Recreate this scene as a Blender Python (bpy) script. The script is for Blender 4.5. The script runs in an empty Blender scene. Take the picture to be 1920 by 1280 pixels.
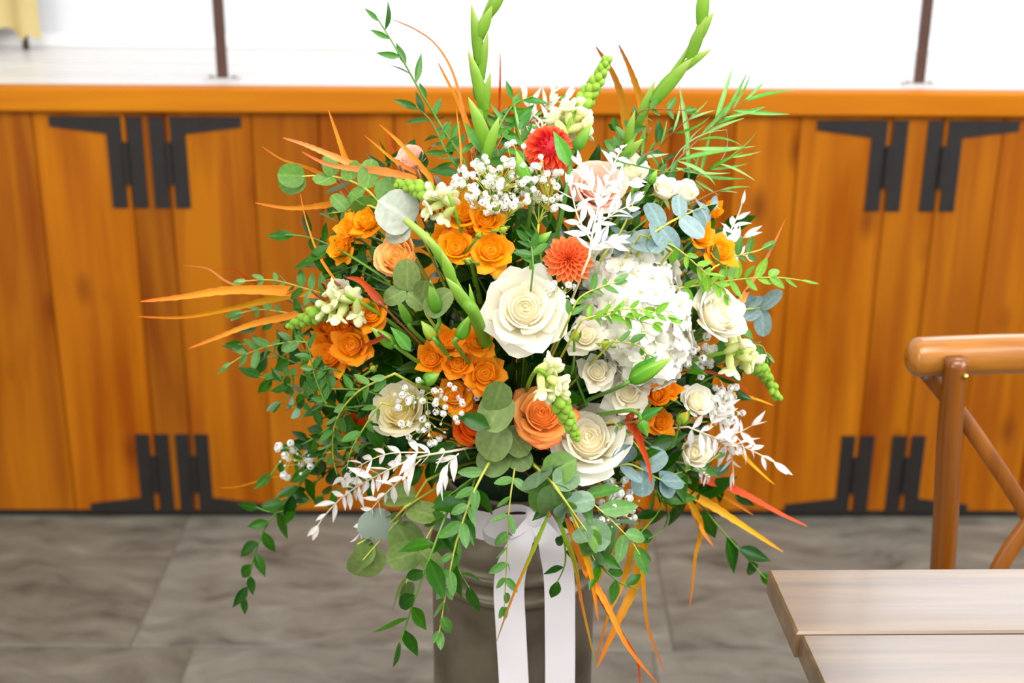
import bpy, math, random
from mathutils import Vector, Matrix, Quaternion

# ------------------------------------------------------------------ camera, world, light
scene = bpy.context.scene
col = scene.collection
W0, H0 = 1920, 1280
FPX = 2667.0
CAM_H = 1.56
PITCH = math.radians(20.9)
ROLL = math.radians(0.5)
cam_data = bpy.data.cameras.new('camera')
cam_data.sensor_width = 36.0
cam_data.lens = FPX / W0 * 36.0
cam_data.clip_start = 0.05
cam_data.dof.use_dof = True
cam_data.dof.focus_distance = 1.53
cam_data.dof.aperture_fstop = 4.2
cam = bpy.data.objects.new('camera', cam_data)
CR = Matrix.Rotation(math.pi / 2 - PITCH, 3, 'X') @ Matrix.Rotation(ROLL, 3, 'Z')
cam.matrix_world = Matrix.Translation((0, 0, CAM_H)) @ CR.to_4x4()
col.objects.link(cam)
scene.camera = cam
CAM = Vector((0, 0, CAM_H))

scene.view_settings.view_transform = 'Standard'
scene.view_settings.look = 'None'
scene.view_settings.gamma = 1.0
scene.view_settings.use_curve_mapping = False
scene.view_settings.exposure = 0.52

world = bpy.data.worlds.new('world')
scene.world = world
world.use_nodes = True
world.node_tree.nodes['Background'].inputs[0].default_value = (0.98, 0.98, 0.98, 1)
world.node_tree.nodes['Background'].inputs[1].default_value = 0.58


def area(name, loc, target, sx, sy, power, color):
    d = bpy.data.lights.new(name, 'AREA')
    d.shape = 'RECTANGLE'
    d.size, d.size_y = sx, sy
    d.energy = power
    d.color = color
    o = bpy.data.objects.new(name, d)
    o.location = loc
    o.rotation_euler = (Vector(target) - Vector(loc)).to_track_quat('-Z', 'Y').to_euler()
    col.objects.link(o)
    return o


area('window_daylight_side', (2.9, 0.5, 2.3), (0.1, 1.6, 0.8), 2.2, 2.2, 68, (0.92, 0.96, 1.0))
area('fill_light_stage_wall', (0.3, 2.75, 4.3), (0.3, 3.35, 1.2), 4.5, 0.9, 12, (0.97, 0.98, 1.0))  # unseen light added over the stage to whiten the back wall
area('fill_light_left', (-2.4, -0.9, 2.1), (0.0, 1.6, 0.8), 1.8, 1.8, 34, (1.0, 0.985, 0.96))  # soft fill added out of view at left front, evens out the flowers
area('skylight_hall', (0.35, 0.35, 3.05), (0.05, 1.75, 0.8), 2.2, 1.2, 48, (1.0, 0.975, 0.93))

# ------------------------------------------------------------------ geometry helpers
rnd = random.Random(11)


def ray(px, py):
    return (CR @ Vector(((px - W0 / 2) / FPX, -(py - H0 / 2) / FPX, -1.0)))


def P(px, py, Y):
    d = ray(px, py)
    return CAM + d * (Y / d.y)


def PZ(px, py, z):
    d = ray(px, py)
    return CAM + d * ((z - CAM_H) / d.z)


def pxm(p):
    """metres covered by one photo pixel at point p"""
    d = (p - CAM).dot(CR @ Vector((0, 0, -1)))
    return d / FPX


RIGHT = CR @ Vector((1, 0, 0))
UPV = CR @ Vector((0, 1, 0))


def lin(c):
    r = []
    for v in c:
        v = v / 255.0
        r.append(v / 12.92 if v <= 0.04045 else ((v + 0.055) / 1.055) ** 2.4)
    return (r[0], r[1], r[2], 1.0)


def mesh_from(name, verts, faces, mat=None, smooth=True, shade=None):
    m = bpy.data.meshes.new(name)
    m.from_pydata([tuple(v) for v in verts], [], faces)
    if smooth:
        m.polygons.foreach_set('use_smooth', [True] * len(m.polygons))
    if shade is not None:
        a = m.attributes.new('shade', 'FLOAT', 'POINT')
        a.data.foreach_set('value', shade)
    if mat is not None:
        m.materials.append(mat)
    m.update()
    return m


class MB:
    """collects verts and faces for one mesh"""
    def __init__(s):
        s.v, s.f, s.sh = [], [], []

    def add(s, verts, faces, shade=None):
        n = len(s.v)
        s.v += [Vector(v) for v in verts]
        s.f += [tuple(i + n for i in f) for f in faces]
        s.sh += list(shade) if shade is not None else [0.5] * len(verts)

    def box(s, lo, hi, M=None):
        x0, y0, z0 = lo
        x1, y1, z1 = hi
        vs = [Vector(c) for c in ((x0, y0, z0), (x1, y0, z0), (x1, y1, z0), (x0, y1, z0), (x0, y0, z1), (x1, y0, z1), (x1, y1, z1), (x0, y1, z1))]
        if M:
            vs = [M @ v for v in vs]
        s.add(vs, [(0, 3, 2, 1), (4, 5, 6, 7), (0, 1, 5, 4), (1, 2, 6, 5), (2, 3, 7, 6), (3, 0, 4, 7)])

    def tube(s, pts, r, sides=6, caps=True):
        """r: a number or one radius per point"""
        n = len(pts)
        rr = r if isinstance(r, (list, tuple)) else [r] * n
        vs = []
        t0 = (pts[1] - pts[0]).normalized()
        ref = Vector((0, 0, 1)) if abs(t0.z) < 0.9 else Vector((1, 0, 0))
        nrm = t0.cross(ref).normalized()
        for i in range(n):
            a = pts[max(0, i - 1)]
            b = pts[min(n - 1, i + 1)]
            t = (b - a)
            t = t.normalized() if t.length > 1e-9 else t0
            nrm = (nrm - t * nrm.dot(t)).normalized()
            bn = t.cross(nrm)
            for k in range(sides):
                an = 2 * math.pi * k / sides
                vs.append(pts[i] + (nrm * math.cos(an) + bn * math.sin(an)) * rr[i])
        fs = []
        for i in range(n - 1):
            for k in range(sides):
                k2 = (k + 1) % sides
                fs.append((i * sides + k, i * sides + k2, (i + 1) * sides + k2, (i + 1) * sides + k))
        if caps:
            fs.append(tuple(range(sides))[::-1])
            fs.append(tuple((n - 1) * sides + k for k in range(sides)))
        sh = [i / (n - 1) for i in range(n) for k in range(sides)]
        s.add(vs, fs, sh)

    def lathe(s, prof, M=None, seg=32):
        n = len(prof)
        vs = []
        for (r, z) in prof:
            for k in range(seg):
                an = 2 * math.pi * k / seg
                v = Vector((r * math.cos(an), r * math.sin(an), z))
                vs.append(M @ v if M else v)
        fs = []
        for i in range(n - 1):
            for k in range(seg):
                k2 = (k + 1) % seg
                fs.append((i * seg + k, i * seg + k2, (i + 1) * seg + k2, (i + 1) * seg + k))
        s.add(vs, fs, [i / (n - 1) for i in range(n) for k in range(seg)])

    def prism(s, poly, y0, y1, M=None):
        """poly in (x,z), extruded along y"""
        n = len(poly)
        vs = [Vector((x, y0, z)) for x, z in poly] + [Vector((x, y1, z)) for x, z in poly]
        if M:
            vs = [M @ v for v in vs]
        fs = [tuple(range(n)), tuple(range(n, 2 * n))[::-1]]
        for i in range(n):
            j = (i + 1) % n
            fs.append((i, i + n, j + n, j))
        s.add(vs, fs)

    def mesh(s, name, mat, smooth=True):
        return mesh_from(name, s.v, s.f, mat, smooth, s.sh)


def crom(pts, per=5):
    out = []
    n = len(pts)
    if n == 2:
        return [pts[0].lerp(pts[1], i / per) for i in range(per + 1)]
    for i in range(n - 1):
        p0, p1, p2, p3 = pts[max(0, i - 1)], pts[i], pts[i + 1], pts[min(n - 1, i + 2)]
        for k in range(per):
            t = k / per
            out.append(0.5 * ((2 * p1) + (p2 - p0) * t + (2 * p0 - 5 * p1 + 4 * p2 - p3) * t * t + (3 * p1 - p0 - 3 * p2 + p3) * t ** 3))
    out.append(pts[-1].copy())
    return out


def resample(path, s):
    """point and tangent at fraction s of a polyline's length"""
    L = [0.0]
    for a, b in zip(path, path[1:]):
        L.append(L[-1] + (b - a).length)
    d = s * L[-1]
    for i in range(len(path) - 1):
        if d <= L[i + 1] or i == len(path) - 2:
            k = (d - L[i]) / max(1e-9, L[i + 1] - L[i])
            return path[i].lerp(path[i + 1], k), (path[i + 1] - path[i]).normalized()


def basis(loc, ydir, zhint, scale):
    y = ydir.normalized()
    z = zhint - y * zhint.dot(y)
    if z.length < 1e-5:
        z = Vector((0, 0, 1)) - y * y.z
    z.normalize()
    x = y.cross(z)
    sx, sy, sz = scale if isinstance(scale, (tuple, list)) else (scale,) * 3
    return Matrix(((x.x * sx, y.x * sy, z.x * sz, loc.x), (x.y * sx, y.y * sy, z.y * sz, loc.y), (x.z * sx, y.z * sy, z.z * sz, loc.z), (0, 0, 0, 1)))


def zbasis(loc, zdir, spin, scale):
    q = zdir.normalized().to_track_quat('Z', 'Y')
    return Matrix.Translation(loc) @ q.to_matrix().to_4x4() @ Matrix.Rotation(spin, 4, 'Z') @ Matrix.Scale(scale, 4)


class Thing:
    def __init__(s, name, label, cat, loc=(0, 0, 0), group=None, kind=None):
        s.o = bpy.data.objects.new(name, None)
        s.o.empty_display_size = 0.02
        s.o.location = loc
        col.objects.link(s.o)
        s.inv = Matrix.Translation(-Vector(loc))
        s.o['label'] = label
        if cat:
            s.o['category'] = cat
        if group:
            s.o['group'] = group
        if kind:
            s.o['kind'] = kind
        s.w = {}

    def add(s, name, mesh, M=None, parent=None, label=None, color=None, kind=None):
        o = bpy.data.objects.new(name, mesh)
        M = M if M is not None else Matrix.Identity(4)
        if parent is None:
            o.parent = s.o
            o.matrix_basis = s.inv @ M
        else:
            o.parent = parent
            o.matrix_basis = s.w[parent.name].inverted() @ M
        col.objects.link(o)
        s.w[o.name] = M
        if label:
            o['label'] = label
        if kind:
            o['kind'] = kind
        if color:
            o.color = color
        return o


def single(name, mesh, label, cat=None, group=None, kind=None, loc=(0, 0, 0)):
    o = bpy.data.objects.new(name, mesh)
    o.location = loc
    col.objects.link(o)
    o['label'] = label
    if cat:
        o['category'] = cat
    if group:
        o['group'] = group
    if kind:
        o['kind'] = kind
    return o


# ------------------------------------------------------------------ materials
def newmat(name):
    m = bpy.data.materials.new(name)
    m.use_nodes = True
    nt = m.node_tree
    nt.nodes.clear()
    return m, nt, nt.nodes, nt.links


def ramp(N, stops):
    r = N.new('ShaderNodeValToRGB')
    e = r.color_ramp.elements
    while len(e) < len(stops):
        e.new(0.5)
    for i, (p, c) in enumerate(stops):
        e[i].position = p
        e[i].color = c
    return r


def petal_mat(name, stops, rough=0.55, transl=0.3, vary=0.06, spec=0.25, noise=0.0):
    """colour runs from a petal's base to its rim (attribute shade)"""
    m, nt, N, L = newmat(name)
    out = N.new('ShaderNodeOutputMaterial')
    at = N.new('ShaderNodeAttribute')
    at.attribute_name = 'shade'
    r = ramp(N, [(p, lin(c)) for p, c in stops])
    L.new(at.outputs['Fac'], r.inputs[0])
    oi = N.new('ShaderNodeObjectInfo')
    hs = N.new('ShaderNodeHueSaturation')
    mr = N.new('ShaderNodeMapRange')
    mr.inputs['To Min'].default_value = 1 - vary
    mr.inputs['To Max'].default_value = 1 + vary
    L.new(oi.outputs['Random'], mr.inputs['Value'])
    L.new(mr.outputs[0], hs.inputs['Value'])
    L.new(r.outputs[0], hs.inputs['Color'])
    pb = N.new('ShaderNodeBsdfPrincipled')
    pb.inputs['Roughness'].default_value = rough
    pb.inputs['Specular IOR Level'].default_value = spec
    L.new(hs.outputs[0], pb.inputs['Base Color'])
    tr = N.new('ShaderNodeBsdfTranslucent')
    L.new(hs.outputs[0], tr.inputs['Color'])
    mx = N.new('ShaderNodeMixShader')
    mx.inputs[0].default_value = transl
    L.new(pb.outputs[0], mx.inputs[1])
    L.new(tr.outputs[0], mx.inputs[2])
    L.new(mx.outputs[0], out.inputs['Surface'])
    return m


def leaf_mat(name, c1, c2, rough=0.35, transl=0.22, spec=0.5, back=None, hue=0.02):
    """c1 to c2 vary from leaf to leaf; a paler vein down the middle (attribute shade)"""
    m, nt, N, L = newmat(name)
    out = N.new('ShaderNodeOutputMaterial')
    oi = N.new('ShaderNodeObjectInfo')
    mix = N.new('ShaderNodeMix')
    mix.data_type = 'RGBA'
    L.new(oi.outputs['Random'], mix.inputs[0])
    mix.inputs[6].default_value = lin(c1)
    mix.inputs[7].default_value = lin(c2)
    tc = N.new('ShaderNodeTexCoord')
    no = N.new('ShaderNodeTexNoise')
    no.inputs['Scale'].default_value = 7
    no.inputs['Detail'].default_value = 4
    L.new(tc.outputs['Object'], no.inputs['Vector'])
    mr = N.new('ShaderNodeMapRange')
    mr.inputs['From Min'].default_value = 0.3
    mr.inputs['From Max'].default_value = 0.7
    mr.inputs['To Min'].default_value = 0.84
    mr.inputs['To Max'].default_value = 1.16
    L.new(no.outputs['Fac'], mr.inputs['Value'])
    at = N.new('ShaderNodeAttribute')
    at.attribute_name = 'shade'
    ve = N.new('ShaderNodeMapRange')
    ve.inputs['From Min'].default_value = 0.75
    ve.inputs['From Max'].default_value = 1.0
    ve.inputs['To Min'].default_value = 1.0
    ve.inputs['To Max'].default_value = 1.3
    L.new(at.outputs['Fac'], ve.inputs['Value'])
    mu = N.new('ShaderNodeMath')
    mu.operation = 'MULTIPLY'
    L.new(mr.outputs[0], mu.inputs[0])
    L.new(ve.outputs[0], mu.inputs[1])
    hs = N.new('ShaderNodeHueSaturation')
    L.new(mu.outputs[0], hs.inputs['Value'])
    L.new(mix.outputs[2], hs.inputs['Color'])
    cc = hs.outputs[0]
    if back:
        ge = N.new('ShaderNodeNewGeometry')
        m2 = N.new('ShaderNodeMix')
        m2.data_type = 'RGBA'
        L.new(ge.outputs['Backfacing'], m2.inputs[0])
        L.new(cc, m2.inputs[6])
        m2.inputs[7].default_value = lin(back)
        cc = m2.outputs[2]
    pb = N.new('ShaderNodeBsdfPrincipled')
    pb.inputs['Roughness'].default_value = rough
    pb.inputs['Specular IOR Level'].default_value = spec
    L.new(cc, pb.inputs['Base Color'])
    tr = N.new('ShaderNodeBsdfTranslucent')
    L.new(cc, tr.inputs['Color'])
    mx = N.new('ShaderNodeMixShader')
    mx.inputs[0].default_value = transl
    L.new(pb.outputs[0], mx.inputs[1])
    L.new(tr.outputs[0], mx.inputs[2])
    L.new(mx.outputs[0], out.inputs['Surface'])
    return m


def plain_mat(name, c, rough=0.5, metal=0.0, noise=0.0, nscale=20, spec=0.5, stretch=(1, 1, 1), bump=0.0, c2=None):
    m, nt, N, L = newmat(name)
    out = N.new('ShaderNodeOutputMaterial')
    pb = N.new('ShaderNodeBsdfPrincipled')
    pb.inputs['Roughness'].default_value = rough
    pb.inputs['Metallic'].default_value = metal
    pb.inputs['Specular IOR Level'].default_value = spec
    tc = N.new('ShaderNodeTexCoord')
    mp = N.new('ShaderNodeMapping')
    mp.inputs['Scale'].default_value = stretch
    L.new(tc.outputs['Object'], mp.inputs['Vector'])
    no = N.new('ShaderNodeTexNoise')
    no.inputs['Scale'].default_value = nscale
    no.inputs['Detail'].default_value = 5
    L.new(mp.outputs[0], no.inputs['Vector'])
    mix = N.new('ShaderNodeMix')
    mix.data_type = 'RGBA'
    mr = N.new('ShaderNodeMapRange')
    mr.inputs['From Min'].default_value = 0.3
    mr.inputs['From Max'].default_value = 0.7
    L.new(no.outputs['Fac'], mr.inputs['Value'])
    L.new(mr.outputs[0], mix.inputs[0])
    l1 = lin(c)
    if c2:
        l2 = lin(c2)
    else:
        l2 = tuple(v * (1 - noise) for v in l1[:3]) + (1,)
    mix.inputs[6].default_value = l1
    mix.inputs[7].default_value = l2
    L.new(mix.outputs[2], pb.inputs['Base Color'])
    if bump:
        b = N.new('ShaderNodeBump')
        b.inputs['Strength'].default_value = bump
        b.inputs['Distance'].default_value = 0.004
        L.new(no.outputs['Fac'], b.inputs['Height'])
        L.new(b.outputs[0], pb.inputs['Normal'])
    L.new(pb.outputs[0], out.inputs['Surface'])
    return m


def wood_mat(name, light, dark, rough=0.45, axis='Z', scale=1.0, knots=True, grain=0.55, usecolor=True, coat=0.0, spec=0.5):
    """grain along one axis; object colour tints each plank; knots"""
    m, nt, N, L = newmat(name)
    out = N.new('ShaderNodeOutputMaterial')
    pb = N.new('ShaderNodeBsdfPrincipled')
    pb.inputs['Roughness'].default_value = rough
    pb.inputs['Coat Weight'].default_value = coat
    pb.inputs['Coat Roughness'].default_value = 0.15
    pb.inputs['Specular IOR Level'].default_value = spec
    tc = N.new('ShaderNodeTexCoord')
    oi = N.new('ShaderNodeObjectInfo')
    addv = N.new('ShaderNodeVectorMath')
    addv.operation = 'MULTIPLY_ADD'
    cmb = N.new('ShaderNodeCombineXYZ')
    for k in range(3):
        L.new(oi.outputs['Random'], cmb.inputs[k])
    L.new(cmb.outputs[0], addv.inputs[0])
    addv.inputs[1].default_value = (37, 53, 71)
    L.new(tc.outputs['Object'], addv.inputs[2])
    mp = N.new('ShaderNodeMapping')
    st = {'X': (1.2, 22, 22), 'Y': (22, 1.2, 22), 'Z': (22, 22, 1.2)}[axis]
    mp.inputs['Scale'].default_value = tuple(v * scale for v in st)
    L.new(addv.outputs[0], mp.inputs['Vector'])
    n1 = N.new('ShaderNodeTexNoise')
    n1.inputs['Scale'].default_value = 1.0
    n1.inputs['Detail'].default_value = 6
    n1.inputs['Distortion'].default_value = 0.6
    L.new(mp.outputs[0], n1.inputs['Vector'])
    mp2 = N.new('ShaderNodeMapping')
    st2 = {'X': (1.5, 6, 6), 'Y': (6, 1.5, 6), 'Z': (6, 6, 1.5)}[axis]
    mp2.inputs['Scale'].default_value = st2
    L.new(addv.outputs[0], mp2.inputs['Vector'])
    n2 = N.new('ShaderNodeTexNoise')
    n2.inputs['Scale'].default_value = 1.0
    n2.inputs['Detail'].default_value = 3
    L.new(mp2.outputs[0], n2.inputs['Vector'])
    ad = N.new('ShaderNodeMath')
    ad.operation = 'MULTIPLY_ADD'
    L.new(n1.outputs['Fac'], ad.inputs[0])
    ad.inputs[1].default_value = grain
    mu = N.new('ShaderNodeMath')
    mu.operation = 'MULTIPLY'
    L.new(n2.outputs['Fac'], mu.inputs[0])
    mu.inputs[1].default_value = 1 - grain
    L.new(mu.outputs[0], ad.inputs[2])
    r = ramp(N, [(0.34, lin(dark)), (0.62, lin(light))])
    L.new(ad.outputs[0], r.inputs[0])
    cc = r.outputs[0]
    if knots:
        vo = N.new('ShaderNodeTexVoronoi')
        mp3 = N.new('ShaderNodeMapping')
        mp3.inputs['Scale'].default_value = {'X': (4, 9, 9), 'Y': (9, 4, 9), 'Z': (9, 9, 4)}[axis]
        L.new(addv.outputs[0], mp3.inputs['Vector'])
        L.new(mp3.outputs[0], vo.inputs['Vector'])
        vo.inputs['Scale'].default_value = 1.0
        kr = N.new('ShaderNodeMapRange')
        kr.inputs['From Min'].default_value = 0.05
        kr.inputs['From Max'].default_value = 0.22
        kr.inputs['To Min'].default_value = 0.35
        kr.inputs['To Max'].default_value = 1.0
        L.new(vo.outputs['Distance'], kr.inputs['Value'])
        mk = N.new('ShaderNodeMix')
        mk.data_type = 'RGBA'
        L.new(kr.outputs[0], mk.inputs[0])
        dk = lin(dark)
        mk.inputs[6].default_value = (dk[0] * 0.45, dk[1] * 0.35, dk[2] * 0.35, 1)
        L.new(cc, mk.inputs[7])
        cc = mk.outputs[2]
    if usecolor:
        mc = N.new('ShaderNodeMix')
        mc.data_type = 'RGBA'
        mc.blend_type = 'MULTIPLY'
        mc.inputs[0].default_value = 1.0
        L.new(cc, mc.inputs[6])
        L.new(oi.outputs['Color'], mc.inputs[7])
        cc = mc.outputs[2]
    L.new(cc, pb.inputs['Base Color'])
    rv = N.new('ShaderNodeMapRange')
    rv.inputs['From Min'].default_value = 0.35
    rv.inputs['From Max'].default_value = 0.65
    rv.inputs['To Min'].default_value = rough * 0.7
    rv.inputs['To Max'].default_value = rough * 1.35
    L.new(n2.outputs['Fac'], rv.inputs['Value'])
    L.new(rv.outputs[0], pb.inputs['Roughness'])
    b = N.new('ShaderNodeBump')
    b.inputs['Strength'].default_value = 0.25
    b.inputs['Distance'].default_value = 0.002
    L.new(n1.outputs['Fac'], b.inputs['Height'])
    L.new(b.outputs[0], pb.inputs['Normal'])
    L.new(pb.outputs[0], out.inputs['Surface'])
    return m


M = {}
M['stage_wood'] = wood_mat('stage_wood', (182, 108, 0), (134, 60, 0), rough=0.5, spec=0.18)
M['nosing_wood'] = wood_mat('nosing_wood', (198, 120, 2), (168, 88, 0), rough=0.45, spec=0.2, axis='X', knots=False)
M['stage_top'] = wood_mat('stage_top', (222, 220, 219), (208, 204, 200), rough=0.3, axis='X', knots=False)
M['iron'] = plain_mat('iron', (27, 21, 19), rough=0.6, noise=0.4, nscale=30)
M['post_brown'] = plain_mat('post_brown', (84, 54, 40), rough=0.45, noise=0.25)
M['plate'] = plain_mat('plate', (196, 190, 188), rough=0.4, noise=0.1)
M['plaster'] = plain_mat('plaster', (220, 221, 225), rough=0.9, noise=0.03, nscale=6)
M['skirting'] = plain_mat('skirting', (236, 236, 236), rough=0.6)
M['cloth_yellow'] = plain_mat('cloth_yellow', (206, 186, 128), rough=0.9, noise=0.15, nscale=12)
M['table_wood'] = wood_mat('table_wood', (124, 96, 64), (84, 60, 36), rough=0.32, coat=0.7, spec=0.6, axis='X', grain=0.7, knots=False, scale=1.6)
M['chair_wood'] = wood_mat('chair_wood', (146, 84, 14), (100, 50, 6), rough=0.32, axis='Z', knots=False, scale=2.0, coat=0.3)
M['chair_rail'] = wood_mat('chair_rail', (176, 112, 34), (130, 74, 14), rough=0.22, axis='X', knots=False, scale=2.0, coat=0.4)
M['brass'] = plain_mat('brass', (214, 178, 96), rough=0.25, metal=1.0)
M['zinc'] = plain_mat('zinc', (138, 127, 110), rough=0.42, metal=0.6, noise=0.0, nscale=11, c2=(92, 80, 62), bump=0.15)
M['ribbon'] = plain_mat('ribbon', (244, 238, 242), rough=0.38, noise=0.03)
M['foam'] = plain_mat('foam', (34, 60, 30), rough=0.95, noise=0.4, nscale=60)
M['cushion'] = plain_mat('cushion', (196, 182, 160), rough=0.9, noise=0.1)

# flowers
M['p_white'] = petal_mat('p_white', [(0.0, (255, 240, 190)), (0.3, (255, 248, 222)), (0.65, (255, 252, 240))], transl=0.5)
M['p_cream'] = petal_mat('p_cream', [(0.0, (255, 236, 150)), (0.4, (255, 244, 196)), (0.85, (255, 249, 224))], transl=0.5)
M['p_orange'] = petal_mat('p_orange', [(0.0, (255, 196, 20)), (0.45, (255, 180, 16)), (1.0, (255, 160, 16))], transl=0.35)
M['p_orange_deep'] = petal_mat('p_orange_deep', [(0.0, (255, 186, 24)), (0.45, (255, 170, 24)), (1.0, (255, 150, 22))], transl=0.35)
M['p_peach'] = petal_mat('p_peach', [(0.0, (255, 186, 60)), (0.4, (255, 206, 116)), (0.9, (255, 206, 140))], transl=0.35)
M['p_blush'] = petal_mat('p_blush', [(0.0, (255, 196, 160)), (0.4, (255, 214, 192)), (0.9, (255, 222, 206))], transl=0.35)
M['p_bicolour'] = petal_mat('p_bicolour', [(0.0, (255, 150, 30)), (0.45, (255, 184, 90)), (0.84, (255, 182, 104)), (0.98, (250, 110, 60))], transl=0.35)
M['p_red_orange'] = petal_mat('p_red_orange', [(0.0, (255, 160, 40)), (0.6, (255, 140, 36)), (1.0, (248, 110, 30))], transl=0.35)
M['d_coral'] = petal_mat('d_coral', [(0.0, (220, 40, 30)), (0.5, (248, 92, 52)), (1.0, (255, 136, 96))], transl=0.3)
M['d_core'] = petal_mat('d_core', [(0.0, (196, 20, 40)), (1.0, (232, 56, 64))], transl=0.2)
M['d_orange'] = petal_mat('d_orange', [(0.0, (226, 50, 28)), (0.4, (252, 122, 56)), (1.0, (255, 166, 100))], transl=0.3)
M['hydrangea'] = petal_mat('hydrangea', [(0.0, (226, 222, 176)), (0.35, (240, 237, 222)), (1.0, (245, 243, 234))], transl=0.25, vary=0.06)
M['gyp'] = petal_mat('gyp', [(0.0, (252, 252, 246)), (1.0, (255, 255, 253))], transl=0.45, vary=0.03)
M['snap_pale'] = petal_mat('snap_pale', [(0.0, (200, 220, 96)), (0.4, (244, 246, 176)), (1.0, (254, 252, 222))], transl=0.35)
M['snap_green'] = petal_mat('snap_green', [(0.0, (112, 166, 30)), (1.0, (170, 208, 78))], transl=0.25)
M['lily'] = petal_mat('lily', [(0.0, (72, 134, 16)), (0.5, (98, 160, 28)), (1.0, (160, 200, 74))], rough=0.35, transl=0.12, vary=0.12, spec=0.5)
M['lily_amber'] = petal_mat('lily_amber', [(0.0, (190, 140, 30)), (0.4, (140, 170, 40)), (1.0, (170, 200, 80))], rough=0.35, transl=0.12, spec=0.5)
M['glad'] = petal_mat('glad', [(0.0, (100, 152, 26)), (0.6, (136, 180, 60)), (1.0, (184, 208, 104))], rough=0.4, transl=0.3, vary=0.08, spec=0.4)
M['rosebud'] = petal_mat('rosebud', [(0.0, (90, 140, 36)), (0.6, (156, 190, 60)), (1.0, (214, 160, 60))], transl=0.15)
M['stem'] = leaf_mat('stem', (70, 120, 30), (104, 148, 44), rough=0.45, transl=0.0)
M['stem_yellow'] = leaf_mat('stem_yellow', (170, 176, 60), (190, 190, 74), rough=0.45, transl=0.0)
M['stem_red'] = leaf_mat('stem_red', (130, 74, 36), (150, 92, 44), rough=0.45, transl=0.0)
M['stem_pale'] = leaf_mat('stem_pale', (228, 208, 172), (238, 222, 190), rough=0.5, transl=0.0)
M['sepal'] = leaf_mat('sepal', (120, 158, 48), (160, 186, 76), rough=0.45)
M['ruscus'] = leaf_mat('ruscus', (16, 66, 2), (52, 106, 6), rough=0.28, transl=0.15, spec=0.28)
M['ruscus_deep'] = leaf_mat('ruscus_deep', (20, 58, 4), (56, 92, 10), rough=0.3, transl=0.15, spec=0.5)
M['ruscus_blue'] = leaf_mat('ruscus_blue', (36, 92, 18), (76, 134, 46), rough=0.3, transl=0.18, spec=0.45)
M['ruscus_white'] = leaf_mat('ruscus_white', (253, 248, 240), (254, 250, 247), rough=0.5, transl=0.35, spec=0.3)
M['euc_green'] = leaf_mat('euc_green', (88, 136, 40), (116, 158, 70), rough=0.5, transl=0.25, back=(150, 178, 150))
M['euc_olive'] = leaf_mat('euc_olive', (104, 132, 62), (130, 152, 82), rough=0.5, transl=0.25, back=(150, 166, 150))
M['euc_blue'] = leaf_mat('euc_blue', (112, 142, 138), (146, 170, 170), rough=0.55, transl=0.2, back=(156, 178, 184))
M['euc_mix'] = leaf_mat('euc_mix', (96, 130, 70), (130, 158, 132), rough=0.5, transl=0.22, back=(158, 178, 184))
M['euc_grey'] = leaf_mat('euc_grey', (150, 162, 140), (176, 184, 168), rough=0.55, transl=0.2, back=(150, 160, 150))
M['parv'] = leaf_mat('parv', (72, 128, 40), (112, 160, 84), rough=0.42, transl=0.25, back=(140, 184, 150))
M['parv_bright'] = leaf_mat('parv_bright', (100, 160, 24), (136, 186, 54), rough=0.42, transl=0.3, back=(150, 196, 150))
M['pinnate'] = leaf_mat('pinnate', (40, 94, 12), (76, 130, 42), rough=0.36, transl=0.2, back=(130, 176, 150))
M['willow'] = leaf_mat('willow', (70, 156, 20), (150, 196, 110), rough=0.36, transl=0.25, back=(190, 214, 180))
M['fan_leaf'] = leaf_mat('fan_leaf', (50, 122, 22), (88, 156, 48), rough=0.36, transl=0.25, spec=0.5)


def blade_mat(name, stops):
    return petal_mat(name, stops, rough=0.5, transl=0.3, vary=0.05)


M['b_orange'] = blade_mat('b_orange', [(0.0, (226, 130, 30)), (0.6, (255, 166, 50)), (1.0, (246, 122, 44))])
M['b_amber'] = blade_mat('b_amber', [(0.0, (196, 148, 20)), (0.6, (226, 150, 16)), (1.0, (232, 120, 30))])
M['b_yellow'] = blade_mat('b_yellow', [(0.0, (240, 160, 60)), (0.6, (250, 186, 30)), (1.0, (244, 170, 20))])
M['b_red'] = blade_mat('b_red', [(0.0, (200, 70, 20)), (0.5, (236, 84, 36)), (1.0, (240, 96, 50))])
M['b_rust'] = blade_mat('b_rust', [(0.0, (150, 60, 16)), (0.5, (196, 72, 18)), (1.0, (226, 90, 30))])
M['b_coral'] = blade_mat('b_coral', [(0.0, (244, 150, 60)), (0.6, (252, 172, 100)), (1.0, (240, 108, 60))])
M['b_green'] = blade_mat('b_green', [(0.0, (110, 170, 40)), (0.4, (170, 160, 40)), (0.6, (226, 130, 40)), (1.0, (150, 150, 50))])
M['b_bronze'] = blade_mat('b_bronze', [(0.0, (206, 150, 30)), (0.6, (196, 124, 30)), (1.0, (150, 80, 40))])

# ------------------------------------------------------------------ the stage behind
D = PZ(960, 970, 0.0).y
YAW = math.radians(0.9)
UX = Vector((math.cos(YAW), math.sin(YAW), 0))
UN = Vector((-math.sin(YAW), math.cos(YAW), 0))
ORG = Vector((0, D, 0))
SM = Matrix(((UX.x, UN.x, 0, ORG.x), (UX.y, UN.y, 0, ORG.y), (0, 0, 1, 0), (0, 0, 0, 1)))   # stage frame: x along, y into the stage, z up


def S(px, py):
    """photo pixel to (along, height) on the stage front"""
    d = ray(px, py)
    t = (ORG - CAM).dot(UN) / d.dot(UN)
    p = CAM + d * t
    return (p - ORG).dot(UX), p.z


HS = S(960, 166)[1]
ZL = S(960, 211)[1]           # under side of the nosing

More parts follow.
